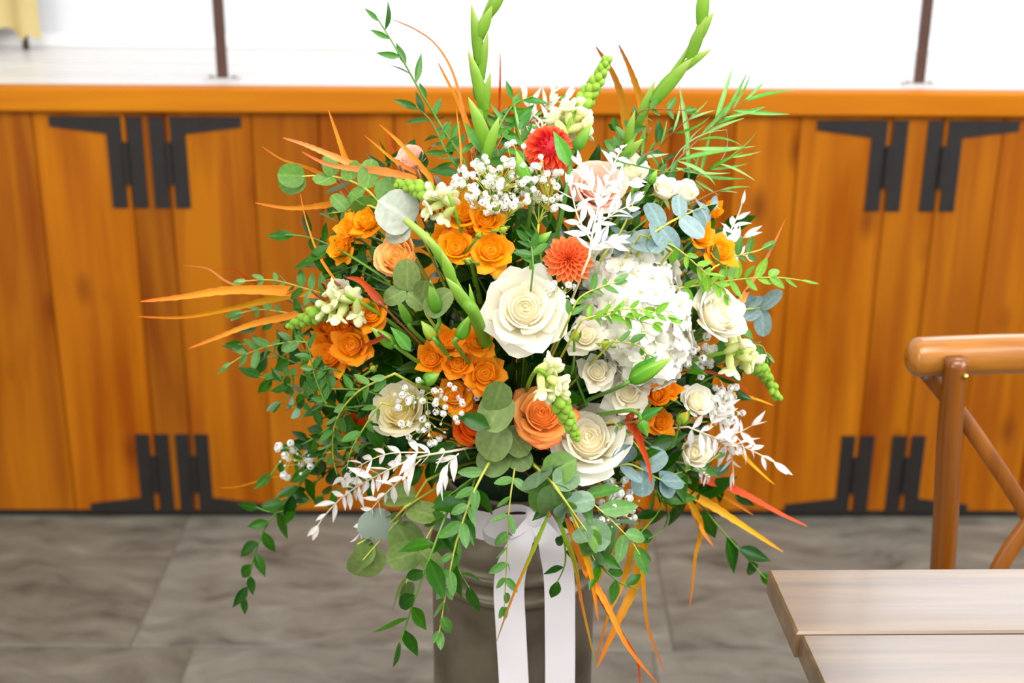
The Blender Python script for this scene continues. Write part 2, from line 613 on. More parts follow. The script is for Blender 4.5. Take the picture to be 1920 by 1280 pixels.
def bevel_box(lo, hi, b):
    """box with a chamfered front (the -y side)"""
    x0, y0, z0 = lo
    x1, y1, z1 = hi
    mb = MB()
    f = [(x0 + b, y0, z0 + b), (x1 - b, y0, z0 + b), (x1 - b, y0, z1 - b), (x0 + b, y0, z1 - b)]
    m = [(x0, y0 + b, z0), (x1, y0 + b, z0), (x1, y0 + b, z1), (x0, y0 + b, z1)]
    k = [(x0, y1, z0), (x1, y1, z0), (x1, y1, z1), (x0, y1, z1)]
    vs = f + m + k
    fs = [(0, 1, 2, 3), (11, 10, 9, 8)]
    for i in range(4):
        j = (i + 1) % 4
        fs.append((i, i + 4, j + 4, j))
        fs.append((i + 4, i + 8, j + 8, j + 4))
    mb.add(vs, fs)
    return mb


def plank_set(thing, xs, tints, z0, z1, depth=0.024):
    for i in range(len(xs) - 1):
        a, b = xs[i], xs[i + 1]
        cx = (a + b) / 2
        mb = bevel_box((a - cx + 0.0008, 0, 0), (b - cx - 0.0008, depth, z1 - z0), 0.0022)
        t = tints[i % len(tints)]
        thing.add('plank', mb.mesh('plank', M['stage_wood'], smooth=False), SM @ Matrix.Translation((cx, 0, z0)), color=(t, t * 0.97, t * 0.9, 1))


def X(px):
    return S(px, 390)[0]


def hinge_mesh(side, up, lean=0.0):
    """side: -1 arm towards -x, +1 towards +x; up: the arm at the top (1) or the bottom (-1)"""
    hh, w, g = 0.098, 0.031, 0.0125
    mb = MB()
    for s in (-1, 1):
        x0, x1 = (g / 2, g / 2 + w) if s > 0 else (-g / 2 - w, -g / 2)
        mb.box((x0, -0.004, -hh), (x1, 0, hh))
    mb.box((-g / 2, -0.0035, -hh * 0.48), (g / 2, 0, hh * 0.45))
    # knuckle
    mb.tube([Vector((0, -0.006, -hh * 0.46)), Vector((0, -0.006, hh * 0.43))], 0.0062, 8)
    xi = side * (g / 2 + w * 0.4)
    xo = side * 0.154
    poly = [(xi, up * hh), (xo, up * hh), (xo, up * (hh - 0.021)), (xi + side * 0.02, up * (hh - 0.036)), (xi, up * (hh - 0.036))]
    if side * up < 0:
        poly = poly[::-1]
    mb.prism(poly, -0.0042, 0)
    # screw heads
    for fx in (0.075, 0.13):
        mb.lathe([(0.0, -0.0012), (0.005, -0.0008), (0.005, 0.0)], Matrix.Translation((side * fx, -0.0042, up * (hh - 0.013))) @ Matrix.Rotation(math.pi / 2, 4, 'X') @ Matrix.Scale(-1, 4, (0, 0, 1)), 8)
    return mb.mesh('hinge', M['iron'], smooth=False)


# the stage platform, its nosing and the wall behind
zt = HS
backY = None
dwl = PZ(960, 92, HS)
WALLD = (dwl - ORG).dot(UN)
mb = MB()
mb.box((-3.2, 0.02, HS - 0.045), (3.2, WALLD + 0.02, HS - 0.002))
pl = Thing('floor_stage', 'pale boarded stage floor running back to the white wall', None, SM @ Vector((0, 0, HS)), kind='structure')
nb = 4
for i in range(nb):
    y0 = 0.02 + (WALLD - 0.02) * i / nb
    y1 = 0.02 + (WALLD - 0.02) * (i + 1) / nb
    b = MB()
    b.box((-3.2, y0 + 0.0012, HS - 0.04), (3.2, y1 - 0.0012, HS))
    pl.add('floor_board', b.mesh('floor_board', M['stage_top'], smooth=False), SM, color=(1, 1, 1, 1))
nm = bevel_box((-3.2, -0.022, ZL), (3.2, 0.02, HS), 0.004)
no = single('trim_1', nm.mesh('trim_1', M['nosing_wood'], smooth=False), 'honey-coloured wooden nosing along the stage edge', kind='structure')
no.matrix_world = SM
mb = MB()
mb.box((-4.5, WALLD, -0.2), (4.5, WALLD + 0.15, 4.6))
wb = single('wall_back', mb.mesh('wall_back', M['plaster'], smooth=False), 'bright white plaster wall behind the stage', kind='structure')
wb.matrix_world = SM
mb = bevel_box((-4.5, WALLD - 0.016, HS), (4.5, WALLD, HS + 0.03), 0.004)
bb = single('baseboard_back', mb.mesh('baseboard_back', M['skirting'], smooth=False), 'low white skirting where stage floor meets the wall', kind='structure')
bb.matrix_world = SM

# tall window in the wall above the stage, out of the picture; its daylight shines on the table top
def glow_mat():
    m, nt, N, L = newmat('daylight_pane')
    out = N.new('ShaderNodeOutputMaterial')
    e = N.new('ShaderNodeEmission')
    e.inputs[0].default_value = (0.9, 0.95, 1.0, 1)
    e.inputs[1].default_value = 3.4
    L.new(e.outputs[0], out.inputs['Surface'])
    return m


M['daylight'] = glow_mat()
wn = Thing('window_1', 'tall bright window in the white wall above the stage', None, SM @ Vector((1.6, WALLD, 1.7)), kind='structure')
wx0, wx1, wz0, wz1 = 0.9, 2.3, 1.72, 3.3
mb = MB()
for a, b_, c_, d_ in ((wx0 - 0.06, wx1 + 0.06, wz0 - 0.06, wz0), (wx0 - 0.06, wx1 + 0.06, wz1, wz1 + 0.06), (wx0 - 0.06, wx0, wz0, wz1), (wx1, wx1 + 0.06, wz0, wz1), (1.58, 1.62, wz0, wz1)):
    mb.box((a, WALLD - 0.03, c_), (b_, WALLD - 0.001, d_))
wn.add('frame', mb.mesh('frame', M['skirting'], smooth=False), SM)
for a, b_ in ((wx0, 1.58), (1.62, wx1)):
    mb = MB()
    mb.box((a, WALLD - 0.008, wz0), (b_, WALLD - 0.002, wz1))
    wn.add('pane', mb.mesh('pane', M['daylight'], smooth=False), SM)

# doors of vertical planks under the stage, hung on black hinges from narrow stiles
xa, xb = X(250), X(322)
xc, xd = X(1657), X(1752)
mid = X(1010)
z0, z1 = 0.018, ZL - 0.004
d1 = Thing('door_1', 'plank door under the stage beside the leftmost stile', None, SM @ Vector((xa, 0, 0)), kind='structure')
plank_set(d1, [-3.2, -3.0, -2.8, -2.62, -2.42, -2.24, -2.05, -1.88, xa - 0.78, xa - 0.60, xa - 0.40, X(78), xa], [0.95, 0.9, 1.0, 0.92, 0.88, 0.97, 0.93, 0.9, 0.9, 1.0, 0.86, 1.04], z0, z1)
t2 = Thing('trim_2', 'reddish narrow wooden stile between the two left hinge pairs', None, SM @ Vector((xa, 0, 0)), kind='structure')
plank_set(t2, [xa, xb], [0.74], z0, z1)
d2 = Thing('door_2', 'plank door under the stage, left of the flowers', None, SM @ Vector((xb, 0, 0)), kind='structure')
plank_set(d2, [xb, X(480), X(603), X(742), X(880), mid], [0.92, 0.84, 0.93, 0.98, 0.9], z0, z1)
d3 = Thing('door_3', 'plank door under the stage, right of the flowers', None, SM @ Vector((mid, 0, 0)), kind='structure')
plank_set(d3, [mid, X(1130), X(1250), X(1370), X(1488), xc], [0.9, 0.98, 0.9, 0.95, 0.98], z0, z1)
t3 = Thing('trim_3', 'narrow wooden stile between the hinges beside the chair', None, SM @ Vector((xc, 0, 0)), kind='structure')
plank_set(t3, [xc, xd], [0.9], z0, z1)
d4 = Thing('door_4', 'plank door under the stage behind the chair', None, SM @ Vector((xd, 0, 0)), kind='structure')
plank_set(d4, [xd, X(1862), X(1990), X(2130), X(2290), X(2450), 1.95, 2.13, 2.31, 2.5, 2.68, 2.85, 3.02, 3.2], [0.9, 0.97, 0.88, 1.0, 0.92, 0.9, 0.96], z0, z1)
mb = MB()
mb.box((-3.2, 0.026, 0), (3.2, 0.06, ZL))
wf = single('wall_stage', mb.mesh('wall_stage', M['iron'], smooth=False), 'dark frame of the stage behind the plank doors', kind='structure')
wf.matrix_world = SM
mb = MB()
mb.box((-3.2, 0.008, 0), (3.2, 0.024, 0.017))  # near-black strip stands in for the shadow under the doors
ws = single('shadow_strip', mb.mesh('shadow_strip', M['iron'], smooth=False), 'dark strip standing in for the shadow where stage doors meet the floor', kind='structure')
ws.matrix_world = SM
HU = S(960, 308)[1]
HB = S(960, 888)[1]
for (th, x, side) in ((d1, xa, -1), (d2, xb, 1), (d3, xc, -1), (d4, xd, 1)):
    sx = -0.004 if side < 0 else 0.004
    th.add('hinge', hinge_mesh(side, 1), SM @ Matrix.Translation((x + sx, 0, HU)), label='black iron strap hinge')
    th.add('hinge', hinge_mesh(side, -1), SM @ Matrix.Translation((x + sx, 0, HB)), label='black iron strap hinge')

# rail posts on the stage
for px, py, lab in ((418, 150, 'thin brown metal rail post nearest the yellow cloth'), (1722, 160, 'thin brown metal rail post above the right-hand hinges')):
    b = PZ(px, py, HS)
    t = Thing('railing_post', lab, 'railing', b, group='rail posts on the stage')
    mb = MB()
    mb.box((-0.011, -0.006, 0.006), (0.011, 0.006, 1.05))
    t.add('post', mb.mesh('post', M['post_brown'], smooth=False), Matrix.Translation(b))
    mb = MB()
    mb.box((-0.034, -0.018, 0.0), (0.034, 0.018, 0.006))
    t.add('base_plate', mb.mesh('base_plate', M['plate'], smooth=False), Matrix.Translation(b))
    for sx in (-1, 1):
        mb = MB()
        mb.lathe([(0.005, 0.0), (0.005, 0.002), (0.0, 0.003)], None, 8)
        t.add('screw', mb.mesh('screw', M['iron']), Matrix.Translation(b + Vector((sx * 0.024, 0, 0.006))))

# yellow cloth on a dark stand at the edge of the picture
b = PZ(50, 96, HS)
t = Thing('draped_stand', 'pale yellow cloth hanging on a dark metal stand on the stage', 'stand', b)
mb = MB()
mb.tube([b + Vector((0, 0, 0.004)), b + Vector((-0.012, 0, 0.3)), b + Vector((-0.03, 0, 1.0))], 0.008, 8)
t.add('leg', mb.mesh('leg', M['post_brown']))
mb = MB()
mb.tube([b + Vector((-0.42, 0.02, 0.004)), b + Vector((-0.40, 0.02, 1.0))], 0.008, 8)
t.add('leg', mb.mesh('leg', M['post_brown']))
mb = MB()
mb.tube([b + Vector((-0.46, 0.01, 1.0)), b + Vector((0.03, 0.0, 1.0))], 0.009, 8)
t.add('crossbar', mb.mesh('crossbar', M['post_brown']))
mb = MB()
nu, nv = 40, 8
vs, fs = [], []
for j in range(nv + 1):
    for i in range(nu + 1):
        u = i / nu
        v = j / nv
        zz = 0.99 - v * (0.965 - 0.03 * math.sin(u * 17) - (0.03 if u > 0.93 else 0.0))
        vs.append(b + Vector((-0.45 + u * (0.475 + 0.012 * v), -0.012 - 0.014 * math.sin(u * 34 + v) * (0.4 + v) - 0.008 * math.sin(u * 11), zz)))
for j in range(nv):
    for i in range(nu):
        fs.append((j * (nu + 1) + i, j * (nu + 1) + i + 1, (j + 1) * (nu + 1) + i + 1, (j + 1) * (nu + 1) + i))
mb.add(vs, fs)
t.add('cloth', mb.mesh('cloth', M['cloth_yellow']), label='pale yellow hanging cloth')


# ------------------------------------------------------------------ floor of flagstones
def stone_mat():
    m, nt, N, L = newmat('flagstone')
    out = N.new('ShaderNodeOutputMaterial')
    pb = N.new('ShaderNodeBsdfPrincipled')
    pb.inputs['Roughness'].default_value = 0.62
    tc = N.new('ShaderNodeTexCoord')
    oi = N.new('ShaderNodeObjectInfo')
    n0 = N.new('ShaderNodeTexNoise')
    n0.inputs['Scale'].default_value = 2.2
    n0.inputs['Detail'].default_value = 3
    L.new(tc.outputs['Object'], n0.inputs['Vector'])
    mp = N.new('ShaderNodeMapping')
    mp.inputs['Scale'].default_value = (3.0, 11, 8)
    mp.inputs['Rotation'].default_value = (0, 0, 0.35)
    ml = N.new('ShaderNodeVectorMath')
    ml.operation = 'MULTIPLY_ADD'
    L.new(n0.outputs['Color'], ml.inputs[0])
    ml.inputs[1].default_value = (0.35, 0.35, 0.35)
    L.new(tc.outputs['Object'], ml.inputs[2])
    L.new(ml.outputs[0], mp.inputs['Vector'])
    n1 = N.new('ShaderNodeTexNoise')
    n1.inputs['Scale'].default_value = 1.5
    n1.inputs['Detail'].default_value = 8
    n1.inputs['Roughness'].default_value = 0.62
    L.new(mp.outputs[0], n1.inputs['Vector'])
    r = ramp(N, [(0.3, lin((80, 76, 66))), (0.46, lin((113, 109, 99))), (0.6, lin((126, 123, 113))), (0.75, lin((148, 144, 128)))])
    L.new(n1.outputs['Fac'], r.inputs[0])
    mc = N.new('ShaderNodeMix')
    mc.data_type = 'RGBA'
    mc.blend_type = 'MULTIPLY'
    mc.inputs[0].default_value = 1.0
    L.new(r.outputs[0], mc.inputs[6])
    L.new(oi.outputs['Color'], mc.inputs[7])
    L.new(mc.outputs[2], pb.inputs['Base Color'])
    b = N.new('ShaderNodeBump')
    b.inputs['Strength'].default_value = 0.5
    b.inputs['Distance'].default_value = 0.01
    L.new(n1.outputs['Fac'], b.inputs['Height'])
    L.new(b.outputs[0], pb.inputs['Normal'])
    L.new(pb.outputs[0], out.inputs['Surface'])
    return m


M['stone'] = stone_mat()
M['grout'] = plain_mat('grout', (112, 104, 94), rough=0.9, noise=0.2)
fl = Thing('floor', 'worn grey-brown flagstone floor', None, (0, 1.5, 0), kind='structure')
mb = MB()
mb.box((-4, -2.5, -0.06), (4, D + 0.08, -0.0025))
fl.add('mortar', mb.mesh('mortar', M['grout'], smooth=False))
yj = PZ(240, 1211, 0).y
jl = PZ(285, 1120, 0).x
jr = PZ(1250, 1150, 0).x
rows = [(yj, D + 0.07, [-4, jl - 0.98, jl, jr, jr + 0.9, jr + 1.8, 4]), (yj - 0.75, yj, [-4, -1.4, -0.62, 0.28, 1.0, 1.9, 4]),
        (yj - 1.5, yj - 0.75, [-4, -1.1, -0.3, 0.6, 1.4, 4]), (yj - 2.3, yj - 1.5, [-4, -0.8, 0.1, 1.0, 4]), (-2.5, yj - 2.3, [-4, -1, 0.4, 1.5, 4])]
for y0, y1, xs in rows:
    for i in range(len(xs) - 1):
        g = 0.0018
        cx, cy = (xs[i] + xs[i + 1]) / 2, (y0 + y1) / 2
        hx, hy = (xs[i + 1] - xs[i]) / 2 - g, (y1 - y0) / 2 - g
        mb = MB()
        c = 0.003
        vs = [(-hx, -hy, -0.03), (hx, -hy, -0.03), (hx, hy, -0.03), (-hx, hy, -0.03), (-hx, -hy, -c), (hx, -hy, -c), (hx, hy, -c), (-hx, hy, -c),
              (-hx + c, -hy + c, 0), (hx - c, -hy + c, 0), (hx - c, hy - c, 0), (-hx + c, hy - c, 0)]
        fs = [(3, 2, 1, 0), (8, 9, 10, 11)]
        for k in range(4):
            j = (k + 1) % 4
            fs += [(k, j, j + 4, k + 4), (k + 4, j + 4, j + 8, k + 8)]
        mb.add(vs, fs)
        q = rnd.uniform(0.9, 1.06)
        tint = (q * 1.0, q * 0.985, q * 0.96, 1)
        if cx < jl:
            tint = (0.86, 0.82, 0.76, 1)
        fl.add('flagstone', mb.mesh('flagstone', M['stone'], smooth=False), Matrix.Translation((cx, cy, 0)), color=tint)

# ------------------------------------------------------------------ table
TZ = 0.76
A = PZ(1440, 1065, TZ)
E = PZ(1920, 1063, TZ)
Bc = PZ(1494, 1187, TZ)
tu = (E - A).normalized()
tv = Vector((tu.y, -tu.x, 0))
if tv.y > 0:
    tv = -tv
TMat = Matrix(((tu.x, -tv.x, 0, A.x), (tu.y, -tv.y, 0, A.y), (0, 0, 1, 0), (0, 0, 0, 1)))   # x along the boards, -y towards the camera
bw = (Bc - A).dot(tv)
slope = (Bc - A).dot(tu)
TL = 1.7
tab = Thing('table', 'rustic plank-topped wooden table with a worn pale sheen', 'table', Vector((A.x + 0.8, A.y - 0.35, 0)))
offs = [0.0, 0.004, -0.002, 0.003, 0.0]
for i in range(5):
    y1 = -i * bw - 0.0018
    y0 = -(i + 1) * bw + 0.0018
    xl = slope * (i + 0.0) * 1.0 + offs[i]
    mb = MB()
    th = 0.032
    c = 0.0025
    xs0, xs1 = slope * i + offs[i], slope * (i + 1) + offs[i]
    x_far, x_near = xs0, xs1
    def ring(z, ins):
        return [(x_near + ins, y0 + ins, z), (TL - ins, y0 + ins, z), (TL - ins, y1 - ins, z), (x_far + ins, y1 - ins, z)]
    vs = ring(-th, c) + ring(-th + c, 0) + ring(-c, 0) + ring(0, c)
    fs = [(3, 2, 1, 0), (12, 13, 14, 15)]
    for q in range(3):
        for k in range(4):
            j = (k + 1) % 4
            fs.append((q * 4 + k, q * 4 + j, q * 4 + 4 + j, q * 4 + 4 + k))
    mb.add(vs, fs)
    q = (1.0, 0.94, 1.05, 0.97, 1.0)[i]
    tab.add('plank', mb.mesh('plank', M['table_wood'], smooth=False), TMat @ Matrix.Translation((0, 0, TZ)), color=(q, q, q, 1))
for sx, sy in ((0.16, -0.07), (TL - 0.12, -0.07), (0.3, -5 * bw + 0.07), (TL - 0.12, -5 * bw + 0.07)):
    mb = MB()
    mb.box((sx - 0.03, sy - 0.03, 0), (sx + 0.03, sy + 0.03, TZ - 0.032))
    tab.add('leg', mb.mesh('leg', M['table_wood'], smooth=False), TMat, color=(0.9, 0.9, 0.9, 1))
for sy in (-0.07, -5 * bw + 0.07):
    mb = MB()
    mb.box((0.33, sy - 0.012, TZ - 0.11), (TL - 0.15, sy + 0.012, TZ - 0.032))
    tab.add('apron', mb.mesh('apron', M['table_wood'], smooth=False), TMat, color=(0.9, 0.9, 0.9, 1))

# ------------------------------------------------------------------ cross-back chair behind the table
CY = 1.73
rl = P(1742, 669, CY)
RZ = rl.z
chair_x = rl.x
CWID = 0.40
ch = Thing('cross_back_chair', 'varnished brown cross-back wooden chair tucked behind the table', 'chair', Vector((chair_x + CWID / 2, CY - 0.2, 0)))
rr = 0.0265
path, rad = [], []
for k in range(7):
    a = k / 6 * math.pi / 2
    path.append(Vector((chair_x - 0.012 + (1 - math.sin(a)) * 0 - rr * 0.75 * math.cos(a), CY, RZ)))
    rad.append(max(0.002, rr * math.sin(a)))
for k in range(1, 9):
    u = k / 8
    path.append(Vector((chair_x - 0.012 + u * (CWID + 0.024), CY + 0.02 * math.sin(u * math.pi), RZ)))
    rad.append(rr)
for k in range(1, 7):
    a = k / 6 * math.pi / 2
    path.append(Vector((chair_x + CWID + 0.012 + rr * 0.75 * math.sin(a), CY, RZ)))
    rad.append(max(0.002, rr * math.cos(a)))
mb = MB()
mb.tube(path, rad, 20)
ch.add('top_rail', mb.mesh('top_rail', M['chair_rail']), color=(1, 1, 1, 1))
pl_, pr_ = chair_x + 0.026, chair_x + CWID - 0.026
for s, xx in ((-1, pl_), (1, pr_)):
    pts = [Vector((xx, CY - 0.03, RZ + 0.010)), Vector((xx - s * 0.004, CY - 0.028, RZ - 0.09)), Vector((xx - s * 0.018, CY - 0.018, RZ - 0.24)), Vector((xx - s * 0.026, CY - 0.012, RZ - 0.36)),
           Vector((xx - s * 0.026, CY - 0.005, 0.44)), Vector((xx - s * 0.014, CY + 0.03, 0.2)), Vector((xx, CY + 0.07, 0.0))]
    pp = crom(pts, 6)
    mb = MB()
    mb.tube(pp, [0.0145 + 0.0025 * math.sin(min(1, i / len(pp) * 1.5) * math.pi) for i in range(len(pp))], 14)
    lg = ch.add('leg', mb.mesh('leg', M['chair_wood']), color=(0.95, 0.95, 0.95, 1))
    mb = MB()
    mb.lathe([(0.0, 0.004), (0.003, 0.0028), (0.0042, 0.0)], Matrix.Translation((xx + 0.010, CY - 0.044, RZ - 0.009)) @ Matrix.Rotation(math.pi / 2, 4, 'X'), 10)
    ch.add('nail', mb.mesh('nail', M['brass']), parent=lg, label='small brass nail head')


def flatbar(pts, w, th, wdir=None):
    """a bent flat bar along pts; w across (in the picture plane), th front to back"""
    mb = MB()
    n = len(pts)
    vs, fs = [], []
    for i in range(n):
        t = (pts[min(n - 1, i + 1)] - pts[max(0, i - 1)]).normalized()
        nd = Vector((0, 1, 0)) - t * t.y
        nd.normalize()
        wd = t.cross(nd)
        for (a, b_) in ((-1, -0.6), (-0.8, -1), (0.8, -1), (1, -0.6), (1, 0.6), (0.8, 1), (-0.8, 1), (-1, 0.6)):
            vs.append(pts[i] + wd * (a * w / 2) + nd * (b_ * th / 2))
    for i in range(n - 1):
        for k in range(8):
            k2 = (k + 1) % 8
            fs.append((i * 8 + k, i * 8 + k2, (i + 1) * 8 + k2, (i + 1) * 8 + k))
    fs += [tuple(range(8))[::-1], tuple((n - 1) * 8 + k for k in range(8))]
    mb.add(vs, fs)
    return mb


b1 = [P(1738, 698, CY + 0.012), P(1800, 775, CY + 0.01), P(1868, 872, CY + 0.005), P(1925, 962, CY), P(1990, 1080, CY - 0.02), P(2030, 1190, CY - 0.03)]
ch.add('cross_brace', flatbar(crom(b1, 5), 0.022, 0.012).mesh('cross_brace', M['chair_wood']), color=(1.0, 1.0, 1.0, 1))
b2 = [P(2300, 690, CY + 0.012), P(2150, 780, CY + 0.0), P(2010, 890, CY - 0.005), P(1925, 988, CY - 0.012), P(1872, 1068, CY - 0.02), P(1836, 1170, CY - 0.03)]
ch.add('cross_brace', flatbar(crom(b2, 5), 0.022, 0.014).mesh('cross_brace', M['chair_wood']), color=(1.0, 1.0, 1.0, 1))
mb = MB()
seat = []
for k in range(28):
    a = 2 * math.pi * k / 28
    ca, sa = math.cos(a), math.sin(a)
    r_ = 1.0 / max(1e-6, (abs(ca) ** 3 + abs(sa) ** 3) ** (1 / 3))
    seat.append((chair_x + CWID / 2 + 0.2 * r_ * ca, CY - 0.2 + 0.2 * r_ * sa))
n = len(seat)
mb.add([(x, y, 0.42) for x, y in seat] + [(x, y, 0.45) for x, y in seat], [tuple(range(n))[::-1], tuple(range(n, 2 * n))] + [(i, (i + 1) % n, n + (i + 1) % n, n + i) for i in range(n)])
ch.add('seat', mb.mesh('seat', M['chair_wood'], smooth=False), color=(0.95, 0.95, 0.95, 1))
for xx in (pl_, pr_):
    mb = MB()
    mb.tube([Vector((xx, CY - 0.36, 0.42)), Vector((xx, CY - 0.38, 0.2)), Vector((xx, CY - 0.385, 0.0))], [0.017, 0.015, 0.013], 12)
    ch.add('leg', mb.mesh('leg', M['chair_wood']), color=(0.95, 0.95, 0.95, 1))
for zz in (0.2,):
    for xx in (pl_, pr_):
        mb = MB()
        mb.tube([Vector((xx, CY - 0.375, zz)), Vector((xx, CY + 0.03, zz))], 0.009, 8)
        ch.add('stretcher', mb.mesh('stretcher', M['chair_wood']), color=(0.95, 0.95, 0.95, 1))

# ------------------------------------------------------------------ metal churn with a ribbon
CC = Vector((P(962, 1150, 1.6).x, 1.60, 0))
rb = 0.104
zr1 = P(962, 1093, 1.5).z
zr2 = P(962, 1133, 1.5).z
prof = [(0.0, 0.0), (rb * 0.97, 0.0), (rb, 0.01), (rb, zr2 - 0.012)]
for zc in (zr2, zr1):
    for k in range(7):
        a = -math.pi / 2 + math.pi * k / 6
        prof.append((rb + 0.0035 * math.cos(a), zc + 0.006 * math.sin(a)))
ztop = zr1 + 0.016
prof += [(rb, ztop), (rb * 0.985, ztop + 0.014), (rb * 0.9, ztop + 0.03), (rb * 0.84, ztop + 0.036), (rb * 0.82, ztop + 0.06), (rb * 0.82, ztop + 0.075), (rb * 0.87, ztop + 0.082), (rb * 0.87, ztop + 0.088), (rb * 0.80, ztop + 0.086), (rb * 0.78, ztop + 0.06), (rb * 0.78, ztop - 0.1), (0.0, ztop - 0.1)]
mb = MB()
mb.lathe(prof, None, 56)
chn = Thing('metal_churn', 'weathered galvanised metal churn holding the flower arrangement', 'churn', CC)
chn.add('body', mb.mesh('body', M['zinc']), Matrix.Translation(CC))
for s in (-1, 1):
    hp = [CC + Vector((s * rb * 0.97, -0.0, zr1 - 0.02)), CC + Vector((s * (rb + 0.03), 0, zr1 - 0.005)), CC + Vector((s * (rb + 0.035), 0, zr1 + 0.03)), CC + Vector((s * rb * 0.86, 0, ztop + 0.045))]
    mb = MB()
    mb.tube(crom(hp, 6), 0.0045, 8)
    if s > 0:
        chn.add('handle', mb.mesh('handle', M['zinc']))
ZN = ztop + 0.055           # ribbon height
NECK = rb * 0.88


def ribbon_strip(pts, wdirs, w, name='ribbon'):
    mb = MB()
    vs, fs = [], []
    for p, d, ww in zip(pts, wdirs, w):
        for k in range(5):
            vs.append(p + d * ww * (k / 4 - 0.5))
    for i in range(len(pts) - 1):
        for k in range(4):
            fs.append((i * 5 + k, i * 5 + k + 1, (i + 1) * 5 + k + 1, (i + 1) * 5 + k))
    mb.add(vs, fs)
    return mb.mesh(name, M['ribbon'])


rib = Thing('ribbon_bow', 'blush-white satin ribbon tied in a bow round the churn neck', 'ribbon', CC + Vector((0, -NECK, ZN)))
pts, wd = [], []
for k in range(41):
    a = -math.pi / 2 + 2 * math.pi * k / 40
    pts.append(CC + Vector(((NECK + 0.004) * math.cos(a), (NECK + 0.004) * math.sin(a), ZN)))
    wd.append(Vector((0.12 * math.cos(a), 0.12 * math.sin(a), 1)).normalized())
rib.add('band', ribbon_strip(pts, wd, [0.042] * 41, 'band'))
K = P(1003, 972, 1.475)
mb = MB()
mb.lathe([(0.0, -0.014), (0.012, -0.012), (0.016, 0.0), (0.012, 0.012), (0.0, 0.014)], Matrix.Translation(K) @ Matrix.Scale(0.8, 4, (1, 0, 0)), 12)
rib.add('knot', mb.mesh('knot', M['ribbon']))
for s, tgt in ((-1, P(905, 985, 1.47)), (1, P(1092, 975, 1.50))):
    d = tgt - K
    up = Vector((0, 0, 1))
    lp, lw, ws_ = [], [], []
    for k in range(25):
        a = k / 24
        an = a * 2 * math.pi
        ext = 0.5 - 0.5 * math.cos(an)
        p = K + d * ext + up * (0.022 * math.sin(an)) + Vector((0, -0.012 * math.sin(an / 2), 0))
        lp.append(p)
        lw.append(Vector((0.0, -0.75, 0.66)).normalized() if s < 0 else Vector((0.1, -0.7, 0.7)).normalized())
        ws_.append(0.014 + 0.030 * math.sin(an / 2) ** 0.7)
    rib.add('loop', ribbon_strip(lp, lw, ws_, 'loop'))
for s, cs in ((-1, [(1000, 975, 1.465), (972, 1025, 1.455), (955, 1090, 1.475), (958, 1180, 1.483), (964, 1290, 1.486), (968, 1400, 1.488)]),
              (1, [(1008, 978, 1.465), (1034, 1020, 1.455), (1048, 1080, 1.475), (1050, 1180, 1.483), (1050, 1290, 1.486), (1048, 1400, 1.488)])):
    c = [P(a, b_, q) for a, b_, q in cs]
    pp = crom(c, 6)
    n = len(pp)
    wds, ww = [], []
    for i, p in enumerate(pp):
        f = min(1, i / 9)
        wds.append(Vector((1, 0.25 * s * (1 - f) + 0.06 * math.sin(i * 0.5), 0.35 * s * (1 - f))).normalized())
        ww.append(0.016 + 0.0205 * f)
    rib.add('tail', ribbon_strip(pp, wds, ww, 'tail'))
mb = MB()
fz0, fz1 = ztop - 0.09, ztop + 0.14
mb.lathe([(0.0, fz0), (0.07, fz0), (0.072, ztop + 0.10), (0.066, fz1 - 0.02), (0.045, fz1), (0.0, fz1 + 0.004)], Matrix.Translation(CC), 24)
single('floral_foam', mb.mesh('floral_foam', M['foam']), 'dark green block of floral foam inside the churn neck', 'foam')
ROOT = CC + Vector((0, 0, ztop + 0.09))

# ------------------------------------------------------------------ flowers: shared shapes
def BY(px, py):
    """depth of the dome of the arrangement at a photo pixel"""
    r2 = ((px - 975) / 450.0) ** 2 + ((py - 640) / 410.0) ** 2
    y = 1.60 - 0.17 * math.sqrt(max(0.0, 1 - r2))
    if py > 860:
        k = min(1.0, (py - 860) / 120.0) * max(0.0, 1 - max(0, abs(px - 962) - 170) / 160.0)
        y = y * (1 - k) + 1.415 * k
    return y


def Q(px, py, off=0.0):
    return P(px, py, BY(px, py) + off)


def Qs(px, py, p, dy=0.0):
    """point at the same depth as p"""
    return P(px, py, p.y + dy)


def face_dir(p, tx, ty):
    v = (CAM - p).normalized()
    return (v + RIGHT * tx + UPV * ty).normalized()


def smooth(a):
    a = max(0.0, min(1.0, a))
    return a * a * (3 - 2 * a)


def lerp(a, b, t):
    return a + (b - a) * t


